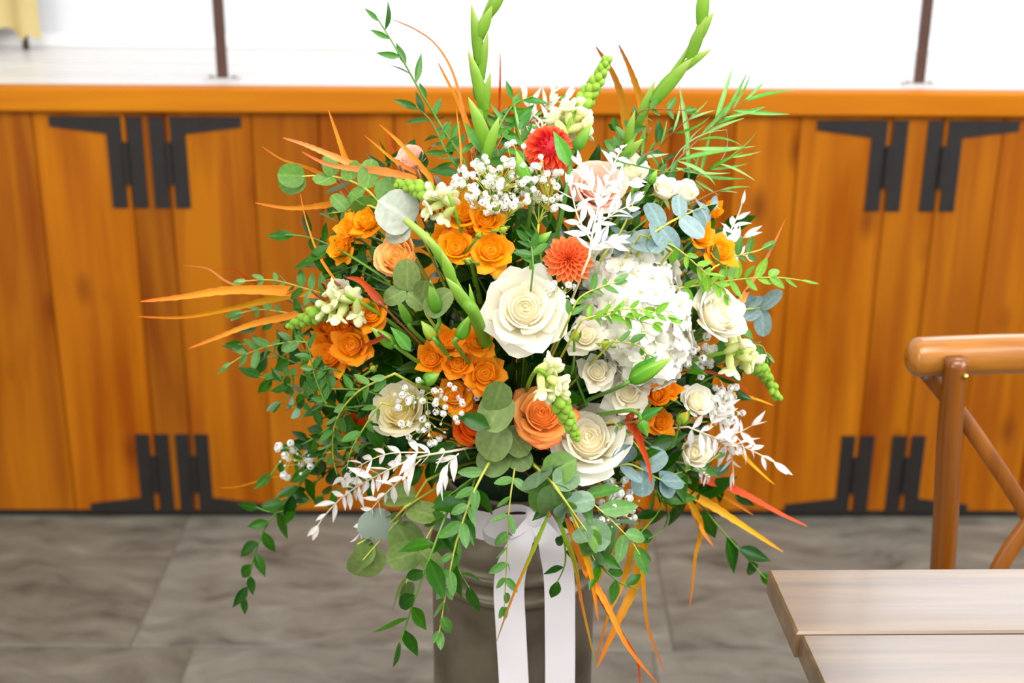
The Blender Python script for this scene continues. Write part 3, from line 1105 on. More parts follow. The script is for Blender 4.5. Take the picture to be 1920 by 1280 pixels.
def rose_data(seed, N, opn, point=0.10, ruffle=0.02, nu=8, nv=8, cup=0.62):
    """petals wound in a spiral: a tight cup of upright petals, then guard petals that fall open"""
    R = random.Random(seed)
    out = []
    for k in range(N):
        f = k / (N - 1)
        phi0 = k * math.radians(137.5) + R.uniform(-0.2, 0.2)
        if f < cup:
            g = f / cup
            rk = lerp(0.012, 0.33, g ** 1.15)
            a = math.radians(lerp(-5, 12, g)) * opn
            curl = math.radians(lerp(-46, 50, g ** 0.75)) if k > 0 else math.radians(-60)
            ztip = lerp(0.47, 0.46, g)
            Wd = math.radians(lerp(120, 62, g ** 0.5))
        else:
            g = (f - cup) / (1 - cup)
            rk = lerp(0.33, 0.29, g)
            a = math.radians(lerp(24, 66, g)) * opn
            curl = math.radians(lerp(50, 62, g)) * (0.4 + 0.6 * opn)
            ztip = lerp(0.43, 0.30, g)
            Wd = math.radians(lerp(58, 50, g))
        s1 = rk * 1.3 + 0.02
        hg = (ztip - 0.5 * s1) if f < cup else lerp(0.24, 0.24, (f - cup) / (1 - cup))
        L = (s1 + max(0.1, hg)) * R.uniform(0.97, 1.03)
        ph1, ph2 = R.uniform(0, 6.3), R.uniform(0, 6.3)
        tipb = R.uniform(0.6, 1.4)
        asym = R.uniform(-0.5, 0.5)
        vs, sh = [], []
        for j in range(nv + 1):
            t = j / nv
            for i in range(nu + 1):
                u = -1 + 2 * i / nu
                uc = u - 0.25 * asym
                Lu = L * (1 - 0.14 * abs(u) ** 2.6 + (point * tipb if f >= cup else 0.03) * max(0, 1 - abs(uc) * 2.0))
                r, z = 0.006, 0.0
                n = 12
                for q in range(n):
                    s_ = (q + 0.5) / n * t * Lu
                    tq = s_ / Lu
                    th = a + (math.radians(84) - a) * (1 - smooth(s_ / s1)) + curl * (0.5 + 0.5 * abs(u)) * smooth((tq - 0.66) / 0.34)
                    r += math.sin(th) * Lu * t / n
                    z += math.cos(th) * Lu * t / n
                r *= 1 + 0.10 * u * (1 - 0.6 * f)
                wd = Wd * (0.6 + 0.4 * smooth(t / 0.55)) * (1 - 0.10 * smooth((t - 0.85) / 0.15))
                an = phi0 + u * wd
                wv = ruffle * t * t * (math.sin(u * 3.1 + ph1) + 0.6 * math.sin(u * 5.7 + ph2))
                vs.append((r * math.cos(an) * (1 + wv), r * math.sin(an) * (1 + wv), z + wv * 0.6 * (0.3 + f)))
                sh.append(min(1.0, (0.3 + 0.6 * f) * t + (0.15 * f if t == 1 else 0)))
        fs = []
        for j in range(nv):
            for i in range(nu):
                fs.append((j * (nu + 1) + i, j * (nu + 1) + i + 1, (j + 1) * (nu + 1) + i + 1, (j + 1) * (nu + 1) + i))
        out.append((vs, fs, sh))
    return out


ROSE = {
    'open': rose_data(3, 31, 1.0, point=0.16, ruffle=0.035, cup=0.7),
    'open2': rose_data(8, 30, 0.9, point=0.16, ruffle=0.035, cup=0.7),
    'cup': rose_data(21, 24, 0.30, ruffle=0.03, cup=0.68),
    'cup2': rose_data(27, 25, 0.6, ruffle=0.03, cup=0.7),
    'spray': rose_data(5, 20, 0.95, point=0.34, ruffle=0.05, nu=6, nv=7, cup=0.66),
    'spray2': rose_data(14, 19, 0.78, point=0.34, ruffle=0.05, nu=6, nv=7, cup=0.68),
    'spray3': rose_data(33, 21, 1.05, point=0.40, ruffle=0.06, nu=6, nv=7, cup=0.64),
    'half': rose_data(41, 14, 0.25, point=0.25, ruffle=0.04, nu=6, nv=7, cup=0.6),
}
_rm = {}


def rose_meshes(kind, mat):
    key = (kind, mat)
    if key not in _rm:
        _rm[key] = [mesh_from('petal', v, f, M[mat], True, s) for v, f, s in ROSE[kind]]
    return _rm[key]


# leaves: base at the origin, length 1 along +y, face +z
def leaf_data(prof, fold=0.18, bend=0.25, ny=7, nx=4, twist=0.0):
    vs, fs, sh = [], [], []
    for j in range(ny + 1):
        t = j / ny
        w = prof(t)
        ang = bend * t
        yy = math.sin(ang) / bend if abs(bend) > 1e-4 else t
        zz = -(1 - math.cos(ang)) / bend if abs(bend) > 1e-4 else 0
        for i in range(nx + 1):
            u = -1 + 2 * i / nx
            x = u * w
            z = abs(u) ** 1.3 * w * fold
            if twist:
                tw = twist * t
                x, z = x * math.cos(tw) - z * math.sin(tw), x * math.sin(tw) + z * math.cos(tw)
            vs.append((x, yy, zz + z))
            sh.append(1.0 if i == nx // 2 else 0.5)
    for j in range(ny):
        for i in range(nx):
            fs.append((j * (nx + 1) + i, j * (nx + 1) + i + 1, (j + 1) * (nx + 1) + i + 1, (j + 1) * (nx + 1) + i))
    return vs, fs, sh


def pr_point(w, peak=0.42):
    def f(t):
        a = (t / peak) if t < peak else (1 - t) / (1 - peak)
        return w * (max(0.0, math.sin(a * math.pi / 2)) ** (1.0 if t < peak else 1.15)) + 0.004
    return f


def pr_round(w, peak=0.5):
    def f(t):
        s = 2 * t - 1
        sk = (0.5 / peak)
        return w * math.sqrt(max(0.0, 1 - abs(s) ** 2.3)) * (1 - 0.12 * t) + 0.01
    return f


def pr_ob(w):
    def f(t):
        return w * (math.sin(min(1, t ** 0.8) * math.pi) ** 0.7 if 0 < t < 1 else 0) + 0.012
    return f


LEAF = {}
for nm, prof, fold, bends in (
        ('ruscus', pr_point(0.205, 0.38), 0.28, (0.15, 0.6, -0.35)),
        ('slim', pr_point(0.13), 0.3, (0.2, 0.6, -0.2)),
        ('round', pr_round(0.44), 0.14, (0.3, 0.7, -0.3)),
        ('egg', pr_round(0.33), 0.16, (0.2, 0.6, -0.3)),
        ('oval', pr_ob(0.2), 0.2, (0.15, 0.5, -0.3)),
        ('pinn', pr_ob(0.225), 0.22, (0.15, 0.35, -0.2)),
        ('lance', pr_point(0.036, 0.35), 0.4, (0.5, 1.1, -0.5)),
        ('sepal', pr_point(0.17, 0.3), 0.3, (0.5, 0.9, 0.2))):
    LEAF[nm] = [leaf_data(prof, fold, b, ny=(12 if nm in ('round', 'egg') else 7), nx=(6 if nm == 'round' else 4)) for b in bends]
_lm = {}


def leaf_mesh(kind, var, mat):
    key = (kind, var, mat)
    if key not in _lm:
        v, f, s = LEAF[kind][var % len(LEAF[kind])]
        _lm[key] = mesh_from('leaf', v, f, M[mat], True, s)
    return _lm[key]


def stem_to(p, back, r=0.0022, mat='stem', bow=0.3):
    """a stem from the foam up to p, arriving along 'back'"""
    d = (p - ROOT).length
    c = [ROOT.copy(), ROOT.lerp(p, 0.45) + Vector((0, 0, 0.03)), p + back * d * 0.22, p]
    mb = MB()
    mb.tube(crom(c, 4), r, 5)
    return mb.mesh('stem', M[mat])


# ------------------------------------------------------------------ roses
MARKS = []


def rose(name, label, px, py, dpx, kind, mat, tx=None, ty=None, spin=None, off=0.0, group=None, sepals=0, cat='rose', wide=1.0):
    if tx is None:
        tx = (px - 975) / 450 * 0.75
    if ty is None:
        ty = -(py - 640) / 410 * 0.5 + 0.32
    MARKS.append((px, py, label))
    p = Q(px, py, off)
    sc = dpx * pxm(p) * {'cup': 1.15, 'cup2': 1.04, 'half': 1.2}.get(kind, 0.98)
    d = face_dir(p, tx, ty)
    base = p - d * sc * 0.28
    t = Thing(name, label, cat, ROOT, group)
    Mw = zbasis(base, d, rnd.uniform(0, 6.3) if spin is None else spin, sc)
    if wide != 1.0:
        Mw = Mw @ Matrix.Diagonal((wide, wide, 1, 1))
    for m in rose_meshes(kind, mat):
        t.add('petal', m, Mw)
    hk = 'heart' + kind + mat
    if hk not in _rm:
        hb = MB()
        q_ = 0.6 if kind == 'half' else 1.0
        hb.lathe([(0.27 * q_, 0.20), (0.26 * q_, 0.29), (0.20 * q_, 0.345), (0.12 * q_, 0.375), (0.04, 0.39), (0.0, 0.392)], None, 14)
        hb.sh = [0.28] * len(hb.v)
        _rm[hk] = hb.mesh('heart', M[mat])
    t.add('heart', _rm[hk], Mw)
    # green hip under the petals
    mb = MB()
    mb.lathe([(0.0, -0.10), (0.05, -0.085), (0.085, -0.03), (0.07, 0.02), (0.03, 0.06)], None, 8)
    t.add('hip', mb.mesh('hip', M['sepal']), Mw)
    for k in range(sepals):
        a = 2 * math.pi * k / sepals + rnd.uniform(-0.2, 0.2)
        q = Mw.to_3x3().normalized()
        dd = q @ Vector((math.cos(a), math.sin(a), rnd.uniform(-0.5, 0.25)))
        t.add('sepal', leaf_mesh('sepal', k, 'sepal'), basis(base, dd, d, sc * rnd.uniform(0.42, 0.6)))
    t.add('stem', stem_to(base - d * sc * 0.08, -d))
    return t


G1 = 'large roses in the arrangement'
rose('white_rose', 'largest wide-open white rose, below the flat orange dahlia', 984, 580, 138, 'open', 'p_white', 0.05, 0.22, group=G1, off=-0.02)
rose('white_rose', 'open white rose low down, under the drooping snapdragon', 1104, 826, 134, 'open2', 'p_white', 0.02, 0.42, group=G1, off=-0.01)
rose('white_rose', 'side-on white rose at the edge beyond the hydrangea', 1345, 590, 104, 'cup2', 'p_white', 0.75, 0.62, group=G1, off=-0.01)
rose('cream_rose', 'cream rose sprinkled with gypsophila, lower half of the arrangement', 750, 770, 100, 'cup2', 'p_cream', -0.35, 0.35, group=G1)
rose('peach_rose', 'peach rose partly behind a round eucalyptus leaf', 748, 484, 90, 'cup', 'p_peach', -0.5, 0.55, group=G1)
rose('peach_rose', 'pale peach rose at the back behind the orange straps', 772, 304, 62, 'cup', 'p_blush', -0.3, 0.7, off=0.06, group=G1)
rose('blush_rose', 'blush pink rose veiled by bleached white ruscus', 1120, 352, 100, 'cup2', 'p_blush', 0.2, 0.5, group=G1, off=0.01)
rose('white_rose', 'white rose half hidden behind the blush pink rose', 1178, 322, 74, 'cup', 'p_white', 0.3, 0.75, group=G1, off=0.03)
rose('bicolour_rose', 'orange rose with red-tipped petals behind the drooping snapdragon', 1016, 777, 102, 'open2', 'p_bicolour', 0.1, 0.42, group=G1)
rose('orange_rose', 'deep orange rose with a dark leaf lying across it', 886, 797, 76, 'cup2', 'p_red_orange', 0.15, 0.3, group=G1, off=0.02)
rose('orange_rose', 'red-orange rose hidden among leaves beside the cream rose', 672, 792, 74, 'cup', 'p_red_orange', -0.5, 0.3, group=G1, off=0.04)

G2 = 'orange spray roses'
ORS = [
    # px, py, size, kind, label, tx, ty
    (688, 412, 56, 'spray3', 'topmost orange spray rose of the trio by the round eucalyptus', -0.7, 0.75),
    (655, 428, 48, 'spray2', 'middle orange spray rose of the trio by the round eucalyptus', -0.9, 0.5),
    (638, 466, 48, 'spray', 'lowest orange spray rose of the trio by the round eucalyptus', -0.9, 0.15),
    (868, 400, 56, 'spray', 'orange spray rose under the gypsophila cloud, flecked with white', -0.1, 0.7),
    (912, 412, 52, 'spray2', 'orange spray rose directly under the gypsophila cloud', 0.15, 0.55),
    (882, 430, 38, 'half', 'half-open orange spray rosebud in the middle of its cluster', 0.05, 0.6),
    (855, 463, 58, 'spray', 'orange spray rose nearest the thick green curved stalk', -0.1, 0.3),
    (920, 470, 60, 'spray3', 'orange spray rose with a heart-shaped centre', 0.0, 0.25),
    (832, 438, 38, 'spray2', 'small orange spray rose behind the thick green curved stalk', -0.5, 0.4),
    (695, 590, 48, 'spray', 'orange spray rose under the red curled strap', -0.15, 0.3),
    (612, 610, 46, 'half', 'half-open orange spray rose just under the yellow-green snapdragon', -0.5, 0.5),
    (646, 612, 42, 'half', 'upright half-open orange spray rose in the outermost cluster', -0.3, 0.5),
    (660, 648, 58, 'spray3', 'ragged orange spray rose touching a rust-coloured strap', -0.3, 0.2),
    (620, 668, 58, 'spray', 'orange spray rose behind the feathery leaflets, lowest of its cluster', -0.45, 0.1),
    (606, 642, 42, 'spray2', 'orange spray rose farthest out beside the feathery leaflets', -0.7, 0.2),
    (843, 641, 50, 'spray2', 'orange spray rose under the amber-tipped lily bud', -0.1, 0.3),
    (895, 640, 50, 'spray', 'orange spray rose tucked under the white rose', 0.1, 0.35),
    (810, 671, 50, 'spray2', 'orange spray rose just above the round green bud', -0.3, 0.15),
    (857, 679, 50, 'spray', 'orange spray rose in the middle of the lower cluster', 0.0, 0.15),
    (908, 701, 58, 'spray3', 'orange spray rose, lowest and brightest of the lower cluster', 0.15, 0.1),
    (853, 741, 54, 'spray', 'orange spray rose dotted with gypsophila above the deep orange rose', 0.0, 0.2),
    (1350, 470, 50, 'spray', 'yellow-orange spray rose beside the spiky white leaves', 0.6, 0.3),
    (1314, 442, 42, 'spray2', 'orange spray rose behind blue-grey eucalyptus', 0.4, 0.4),
    (1336, 396, 36, 'half', 'small orange spray rose peeping above blue-grey eucalyptus', 0.5, 0.6),
    (1232, 740, 46, 'half', 'orange spray rose beneath the hydrangea edge', 0.35, 0.2),
    (1256, 731, 36, 'spray2', 'small orange spray rose between hydrangea and white rosebud', 0.5, 0.35),
    (1238, 791, 40, 'spray', 'orange spray rose just under the drooping green lily bud', 0.4, 0.1),
    (1207, 778, 38, 'spray2', 'orange spray rose behind the drooping green lily bud', 0.2, 0.3),
]
for px, py, sz, kd, lab, tx, ty in ORS:
    rose('spray_rose', lab, px, py, sz * 1.08, kd, 'p_orange' if py < 560 else 'p_orange_deep', tx, ty, group=G2, sepals=3, off=0.005 if sz > 45 else 0.015)

G3 = 'small white spray roses'
WRS = [
    (1097, 630, 58, 'spray', 'small white spray rose closest to the big white rose', -0.05, 0.35),
    (1161, 627, 52, 'spray2', 'small white spray rose in front of the hydrangea', 0.1, 0.35),
    (1120, 698, 54, 'spray', 'small white spray rose above the white rose with star-like sepals', 0.05, 0.25),
    (1178, 736, 66, 'spray3', 'white spray rose with ruffled petals beside the long green bud', 0.1, 0.2),
    (1306, 752, 58, 'cup2', 'white spray rose cup next to the gypsophila tuft', 0.5, 0.35),
    (1300, 848, 62, 'half', 'white spray rose lowest on the shaded right flank', 0.5, 0.1),
    (1246, 356, 52, 'cup', 'white spray rose seen from the side near long green buds', 0.3, 0.9),
    (1284, 362, 50, 'cup', 'white spray rose just above the blue-grey eucalyptus', 0.4, 0.85),
    (640, 548, 44, 'half', 'small cream flower above the outermost snapdragon', -0.4, 0.6),
]
for px, py, sz, kd, lab, tx, ty in WRS:
    rose('spray_rose', lab, px, py, sz * 1.05, kd, 'p_white', tx, ty, group=G3, sepals=5)


# ------------------------------------------------------------------ dahlias
def dahlia_petal(cup, mat, key):
    vs, fs, sh = [], [], []
    ny, nx = 6, 4
    for j in range(ny + 1):
        t = j / ny
        w = 0.36 * (math.sin(min(1.0, 0.10 + t * 0.86) * math.pi) ** 0.5) * (0.5 + 0.6 * t) if t < 1 else 0.07
        for i in range(nx + 1):
            u = -1 + 2 * i / nx
            vs.append((u * w, t, cup * (u * u) * w * 0.8 - 0.12 * t * t + 0.02))
            sh.append(min(1.0, t * 0.9 + 0.1 * abs(u)))
    for j in range(ny):
        for i in range(nx):
            fs.append((j * (nx + 1) + i, j * (nx + 1) + i + 1, (j + 1) * (nx + 1) + i + 1, (j + 1) * (nx + 1) + i))
    return mesh_from('petal', vs, fs, M[mat], True, sh)


def dahlia(label, px, py, dpx, mat, tx, ty, ball, off=0.0):
    p = Q(px, py, off)
    MARKS.append((px, py, label))
    R_ = dpx * pxm(p) / 2
    d = face_dir(p, tx, ty)
    t = Thing('dahlia', label, 'dahlia', ROOT, 'dahlias in the arrangement')
    Fm = zbasis(p, d, 0.0, 1.0)
    meshes = [dahlia_petal(0.9, mat, 0), dahlia_petal(1.5, mat, 1)]
    core = dahlia_petal(2.2, 'd_core' if ball else mat, 2)
    n = 150 if ball else 74
    for k in range(n):
        f = (k + 0.5) / n
        az = k * math.radians(137.508)
        if ball:
            pol = math.radians(8 + 118 * math.sqrt(f))
            ln = lerp(0.30, 0.52, min(1, f * 2.2))
            c = Vector((0, 0, 0))
            rr0 = 0.53
            ax = Vector((math.sin(pol) * math.cos(az), math.sin(pol) * math.sin(az), math.cos(pol)))
            tang = Vector((math.cos(pol) * math.cos(az), math.cos(pol) * math.sin(az), -math.sin(pol)))
            start = ax * rr0
            dr = (ax * lerp(0.95, 0.6, f) + tang * lerp(0.15, 0.75, f)).normalized()
            nh = (ax * 0.4 - tang).normalized()
            wsc = lerp(0.5, 0.8, min(1, f * 2))
        else:
            pol = math.radians(lerp(6, 96, f ** 0.42))
            ln = lerp(0.16, 0.95, f ** 0.66)
            ax = Vector((math.cos(az), math.sin(az), 0))
            zz = Vector((0, 0, 1))
            start = ax * 0.12 * f ** 0.5 + zz * (0.10 - 0.18 * f)
            dr = (ax * math.sin(pol) + zz * math.cos(pol)).normalized()
            nh = (zz * math.sin(pol) - ax * math.cos(pol))
            wsc = lerp(0.5, 0.62, f)
        q = Fm.to_3x3()
        mm = core if f < (0.12 if ball else 0.05) else meshes[1 if f < 0.35 else 0]
        Lw = ln * R_
        t.add('petal', mm, basis(p + (q @ start) * R_, q @ dr, q @ nh, (Lw * wsc, Lw, Lw)))
    mb = MB()
    rc = 0.52 if ball else 0.2
    prof = [(rc * math.sin(a * math.pi / 8), rc * math.cos(a * math.pi / 8) * (1 if ball else 0.6) - (0 if ball else 0.06)) for a in range(9)]
    mb.lathe([(r, z) for r, z in prof][::-1], Fm @ Matrix.Scale(R_, 4), 12)
    t.add('centre', mb.mesh('centre', M['d_core' if ball else mat]), label='dark packed centre')
    t.add('stem', stem_to(p - d * R_ * 0.5, -d, 0.0028))
    return t


dahlia('round coral-red ball dahlia standing high under the snapdragon', 1030, 279, 96, 'd_coral', 0.18, 0.42, True)
dahlia('flat open orange dahlia between hydrangea and white rose', 1066, 486, 96, 'd_orange', -0.02, 0.12, False, off=-0.015)

# ------------------------------------------------------------------ hydrangea
def hydrangea():
    p = Q(1192, 585, 0.035)
    m_ = pxm(p)
    t = Thing('hydrangea', 'big white hydrangea head of many small florets', 'hydrangea', ROOT)
    ax = (UPV + RIGHT * -0.28).normalized()
    sd = (RIGHT + UPV * 0.28).normalized()
    fw = (CAM - p).normalized()
    rx, ry, rz = 96 * m_, 138 * m_, 92 * m_
    pv, pf, ps = [], [], []
    for j in range(5):
        v = j / 4
        for i in range(5):
            u = -1 + i / 2
            w = 0.40 * math.sin(min(1.0, 0.1 + 0.82 * v) * math.pi) ** 0.5 * (0.45 + 0.6 * v)
            pv.append((u * w, 0.04 + v * 0.5, 0.10 * u * u * v + 0.1 * v - 0.16 * v * v * v + 0.03 * math.sin(u * 4 + v * 3)))
            ps.append(v)
    for j in range(4):
        for i in range(4):
            pf.append((j * 5 + i, j * 5 + i + 1, (j + 1) * 5 + i + 1, (j + 1) * 5 + i))
    pm = mesh_from('petal', pv, pf, M['hydrangea'], True, ps)
    cb = MB()
    cb.lathe([(0.0, 0.06), (0.03, 0.05), (0.045, 0.02), (0.02, -0.02)], None, 6)
    cm = cb.mesh('floret', M['hydrangea'])
    back = MB()
    n = 150
    cnt = 0
    for k in range(n):
        zf = 1 - 2 * (k + 0.5) / n
        az = k * math.radians(137.508)
        rr_ = math.sqrt(1 - zf * zf)
        lx, ly, lz = rr_ * math.cos(az), rr_ * math.sin(az), zf
        jit = rnd.uniform(0.87, 1.08)
        loc = p + (sd * lx * rx + ax * ly * ry + fw * lz * rz) * jit
        nr = (sd * lx / rx + ax * ly / ry + fw * lz / rz).normalized()
        nr = (nr + Vector((rnd.uniform(-.45, .45), rnd.uniform(-.45, .45), rnd.uniform(-.4, .5)))).normalized()
        sc = 46 * m_ * rnd.uniform(0.9, 1.15)
        Fm = zbasis(loc, nr, rnd.uniform(0, 6.3), sc)
        if lz > -0.18 and cnt < 75:
            cnt += 1
            fo = t.add('floret', cm, Fm)
            for q in range(4):
                t.add('petal', pm, Fm @ Matrix.Rotation(q * math.pi / 2 + rnd.uniform(-.12, .12), 4, 'Z') @ Matrix.Rotation(rnd.uniform(-.1, .3), 4, 'X'), parent=fo)
        else:
            for q in range(4):
                Mq = Fm @ Matrix.Rotation(q * math.pi / 2, 4, 'Z')
                back.add([Mq @ Vector(v) for v in pv], pf, ps)
    t.add('rear_florets', back.mesh('rear_florets', M['hydrangea']), kind='stuff')
    mb = MB()
    prof = [(0.86 * math.sin(a * math.pi / 10), -0.86 * math.cos(a * math.pi / 10)) for a in range(11)]
    Bm = Matrix(((sd.x * rx, fw.x * rz, ax.x * ry, p.x), (sd.y * rx, fw.y * rz, ax.y * ry, p.y), (sd.z * rx, fw.z * rz, ax.z * ry, p.z), (0, 0, 0, 1)))
    mb.lathe(prof, Bm, 16)
    t.add('stalks', mb.mesh('stalks', M['hydrangea']))
    t.add('stem', stem_to(p - fw * rz * 0.6, -fw, 0.004))


hydrangea()


# ------------------------------------------------------------------ gypsophila
gv, gf, gs = [], [], []
_g = random.Random(4)
for ring_, (cnt_, pol) in enumerate(((1, 0), (5, 40), (7, 75), (7, 110))):
    for k in range(cnt_):
        az = 2 * math.pi * k / cnt_ + ring_ * 0.5
        a = math.radians(pol)
        d_ = Vector((math.sin(a) * math.cos(az), math.sin(a) * math.sin(az), math.cos(a)))
        d_ = (d_ + Vector((_g.uniform(-.35, .35), _g.uniform(-.35, .35), _g.uniform(-.35, .35)))).normalized()
        s_ = d_.cross(Vector((0.3, 0.2, 1))).normalized()
        w_ = d_.cross(s_)
        n0 = len(gv)
        for q in range(5):
            b_ = 2 * math.pi * q / 5
            gv.append(d_ * (0.36 + 0.12 * _g.random()) + (s_ * math.cos(b_) * 0.30 + w_ * math.sin(b_) * 0.19))
            gs.append(1.0)
        gv.append(d_ * 0.43)
        gs.append(0.9)
        for q in range(5):
            gf.append((n0 + q, n0 + (q + 1) % 5, n0 + 5))
GYP = mesh_from('floret', gv, gf, M['gyp'], True, gs)
bv = MB()
bv.lathe([(0.0, 0.5), (0.3, 0.4), (0.42, 0.05), (0.3, -0.35), (0.0, -0.5)], None, 6)
GBUD = bv.mesh('bud', M['gyp'])


def gyps(label, cx, cy, rx, ry, n, seed, off=-0.03, deep=0.05, size=12, root=None, pts=None, size_var=0.2):
    MARKS.append((cx, cy, label))
    R = random.Random(seed)
    t = Thing('gypsophila_spray', label, 'gypsophila', ROOT, 'gypsophila sprays')
    heads = []
    if pts:
        for (a, b_) in pts:
            heads.append(Q(a, b_, off + R.uniform(0, deep)))
    tries = 0
    while len(heads) < n and tries < 4000:
        tries += 1
        a, r = R.uniform(0, 6.28), math.sqrt(R.random())
        x, y = cx + rx * r * math.cos(a), cy + ry * r * math.sin(a)
        q = Q(x, y, off + R.uniform(0, deep))
        if all((q - h).length > size * 0.62 * pxm(q) for h in heads):
            heads.append(q)
    node = Q(*(root or (cx, cy + ry * 0.9)), off + 0.05)
    subs = []
    ns = max(2, n // 7)
    for k in range(ns):
        h = heads[(k * 7) % len(heads)]
        subs.append(node.lerp(h, R.uniform(0.45, 0.7)) + Vector((0, 0.01, -0.004)))
    mb = MB()
    mb.tube(crom([ROOT, ROOT.lerp(node, 0.5) + Vector((0, 0, 0.02)), node], 4), 0.0013, 4)
    for s in subs:
        mb.tube([node, node.lerp(s, 0.5) + Vector((0, 0, 0.003)), s], 0.0007, 4)
    for i, h in enumerate(heads):
        s = min(subs, key=lambda q: (q - h).length)
        mid_ = s.lerp(h, 0.5) + Vector((R.uniform(-.004, .004), 0, R.uniform(-.003, .003)))
        mb.tube([s, mid_, h], 0.0005, 4, caps=False)
        sz = size * pxm(h) * R.uniform(1 - size_var, 1 + size_var)
        d_ = (h - s).normalized() + (CAM - h).normalized() * 0.7
        if R.random() < 0.22:
            t.add('bud', GBUD, zbasis(h, d_, R.uniform(0, 6), sz * 0.5))
        else:
            t.add('floret', GYP, zbasis(h, d_, R.uniform(0, 6), sz * 1.08))
    t.add('stem', mb.mesh('stem', M['stem_yellow']))


gyps('dense cloud of white gypsophila under the coral ball dahlia', 928, 346, 80, 54, 138, 1, root=(940, 430))
gyps('white gypsophila sprig trailing in front of the coral ball dahlia', 1020, 345, 42, 54, 40, 2, root=(1010, 420), pts=[(952, 272), (962, 268), (982, 274), (1005, 310), (1022, 325)])
gyps('loose gypsophila sprig over the cream rose', 800, 770, 72, 62, 62, 3, off=-0.05, root=(800, 745), size=11.5)
gyps('gypsophila tucked between the orange dahlia and white rose', 1050, 556, 32, 40, 22, 4, off=-0.035, root=(1060, 600), size=11)
gyps('stray gypsophila sprig at the outer lower foliage edge', 545, 862, 40, 34, 22, 5, root=(600, 850), size=13)
gyps('creamy gypsophila sprig hanging beside the ribbon tails', 1160, 945, 40, 50, 40, 6, root=(1140, 900), size=13)
gyps('white gypsophila tuft above the bleached leaves, outer flank', 1362, 762, 34, 44, 34, 7, root=(1340, 790), size=14)
gyps('gypsophila tucked under the side-on white rose', 1310, 665, 32, 42, 30, 8, off=0.0, root=(1300, 720), size=14)
gyps('shaded gypsophila bits under the lower white rose', 1062, 885, 34, 22, 14, 9, off=-0.01, root=(1060, 860), size=12)
gyps('few shaded gypsophila florets above the deep orange rose', 892, 745, 26, 40, 12, 10, off=0.0, root=(880, 790), size=12)
gyps('few cream gypsophila florets at the big white rose rim', 955, 510, 34, 16, 9, 12, off=0.01, root=(950, 540), size=12)


# ------------------------------------------------------------------ snapdragons
def ell(mb, c, axis, rl_, rw, n=7, seg=8, shade0=0.0, shade1=1.0, thin=None, nh=None):
    prof = [(math.sin(a * math.pi / n), -math.cos(a * math.pi / n)) for a in range(n + 1)]
    q = axis.normalized().to_track_quat('Z', 'Y').to_matrix()
    if nh is not None:
        z_ = axis.normalized()
        y_ = (nh - z_ * nh.dot(z_)).normalized()
        x_ = y_.cross(z_)
        q = Matrix(((x_.x, y_.x, z_.x), (x_.y, y_.y, z_.y), (x_.z, y_.z, z_.z)))
    tk = thin if thin is not None else rw
    vs, sh = [], []
    for (r, z) in prof:
        for k in range(seg):
            an = 2 * math.pi * k / seg
            vs.append(c + q @ Vector((r * rw * math.cos(an), r * tk * math.sin(an), z * rl_)))
            sh.append(lerp(shade0, shade1, (z + 1) / 2))
    fs = [(i * seg + k, i * seg + (k + 1) % seg, (i + 1) * seg + (k + 1) % seg, (i + 1) * seg + k) for i in range(n) for k in range(seg)]
    mb.add(vs, fs, sh)


_sb = {}


def snap_bud(kind):
    if kind in _sb:
        return _sb[kind]
    mb = MB()
    Z = Vector((0, 0, 1))
    if kind == 'tip':
        ell(mb, Vector((0, 0, 0.35)), Vector((0.15, 0, 1)), 0.45, 0.33)
        mat = 'snap_green'
    elif kind == 'bud':
        ell(mb, Vector((0, 0, 0.45)), Vector((0, 0, 1)), 0.55, 0.24, shade0=0.0, shade1=0.6)
        ell(mb, Vector((0, 0, 0.08)), Vector((0, 0, 1)), 0.2, 0.22, shade0=0.0, shade1=0.05)
        ell(mb, Vector((0.12, 0, 0.72)), Vector((0.5, 0, 1)), 0.3, 0.24)
        ell(mb, Vector((-0.1, 0, 0.72)), Vector((-0.5, 0, 1)), 0.28, 0.23)
        mat = 'snap_pale'
    else:
        ell(mb, Vector((0, 0, 0.32)), Vector((0, 0, 1)), 0.42, 0.17, shade0=0.0, shade1=0.6)
        for k in range(5):
            a = 2 * math.pi * k / 5 + 0.3
            out_ = Vector((math.cos(a), math.sin(a), 0))
            ax_ = out_ * (0.55 if k < 2 else 1.0) + Z * (0.9 if k < 2 else 0.25)
            ell(mb, Vector((0, 0, 0.68)) + out_ * 0.2 + Z * (0.14 if k < 2 else 0), ax_, 0.29, 0.21, shade0=0.35, shade1=1.0, thin=0.06, nh=Z - out_ * 0.6)
        ell(mb, Vector((0.1, 0, 0.68)), Vector((1, 0, 0.5)), 0.17, 0.17, shade0=0.2, shade1=0.5)
        mat = 'snap_pale'
    _sb[kind] = mb.mesh('bud', M[mat])
    return _sb[kind]


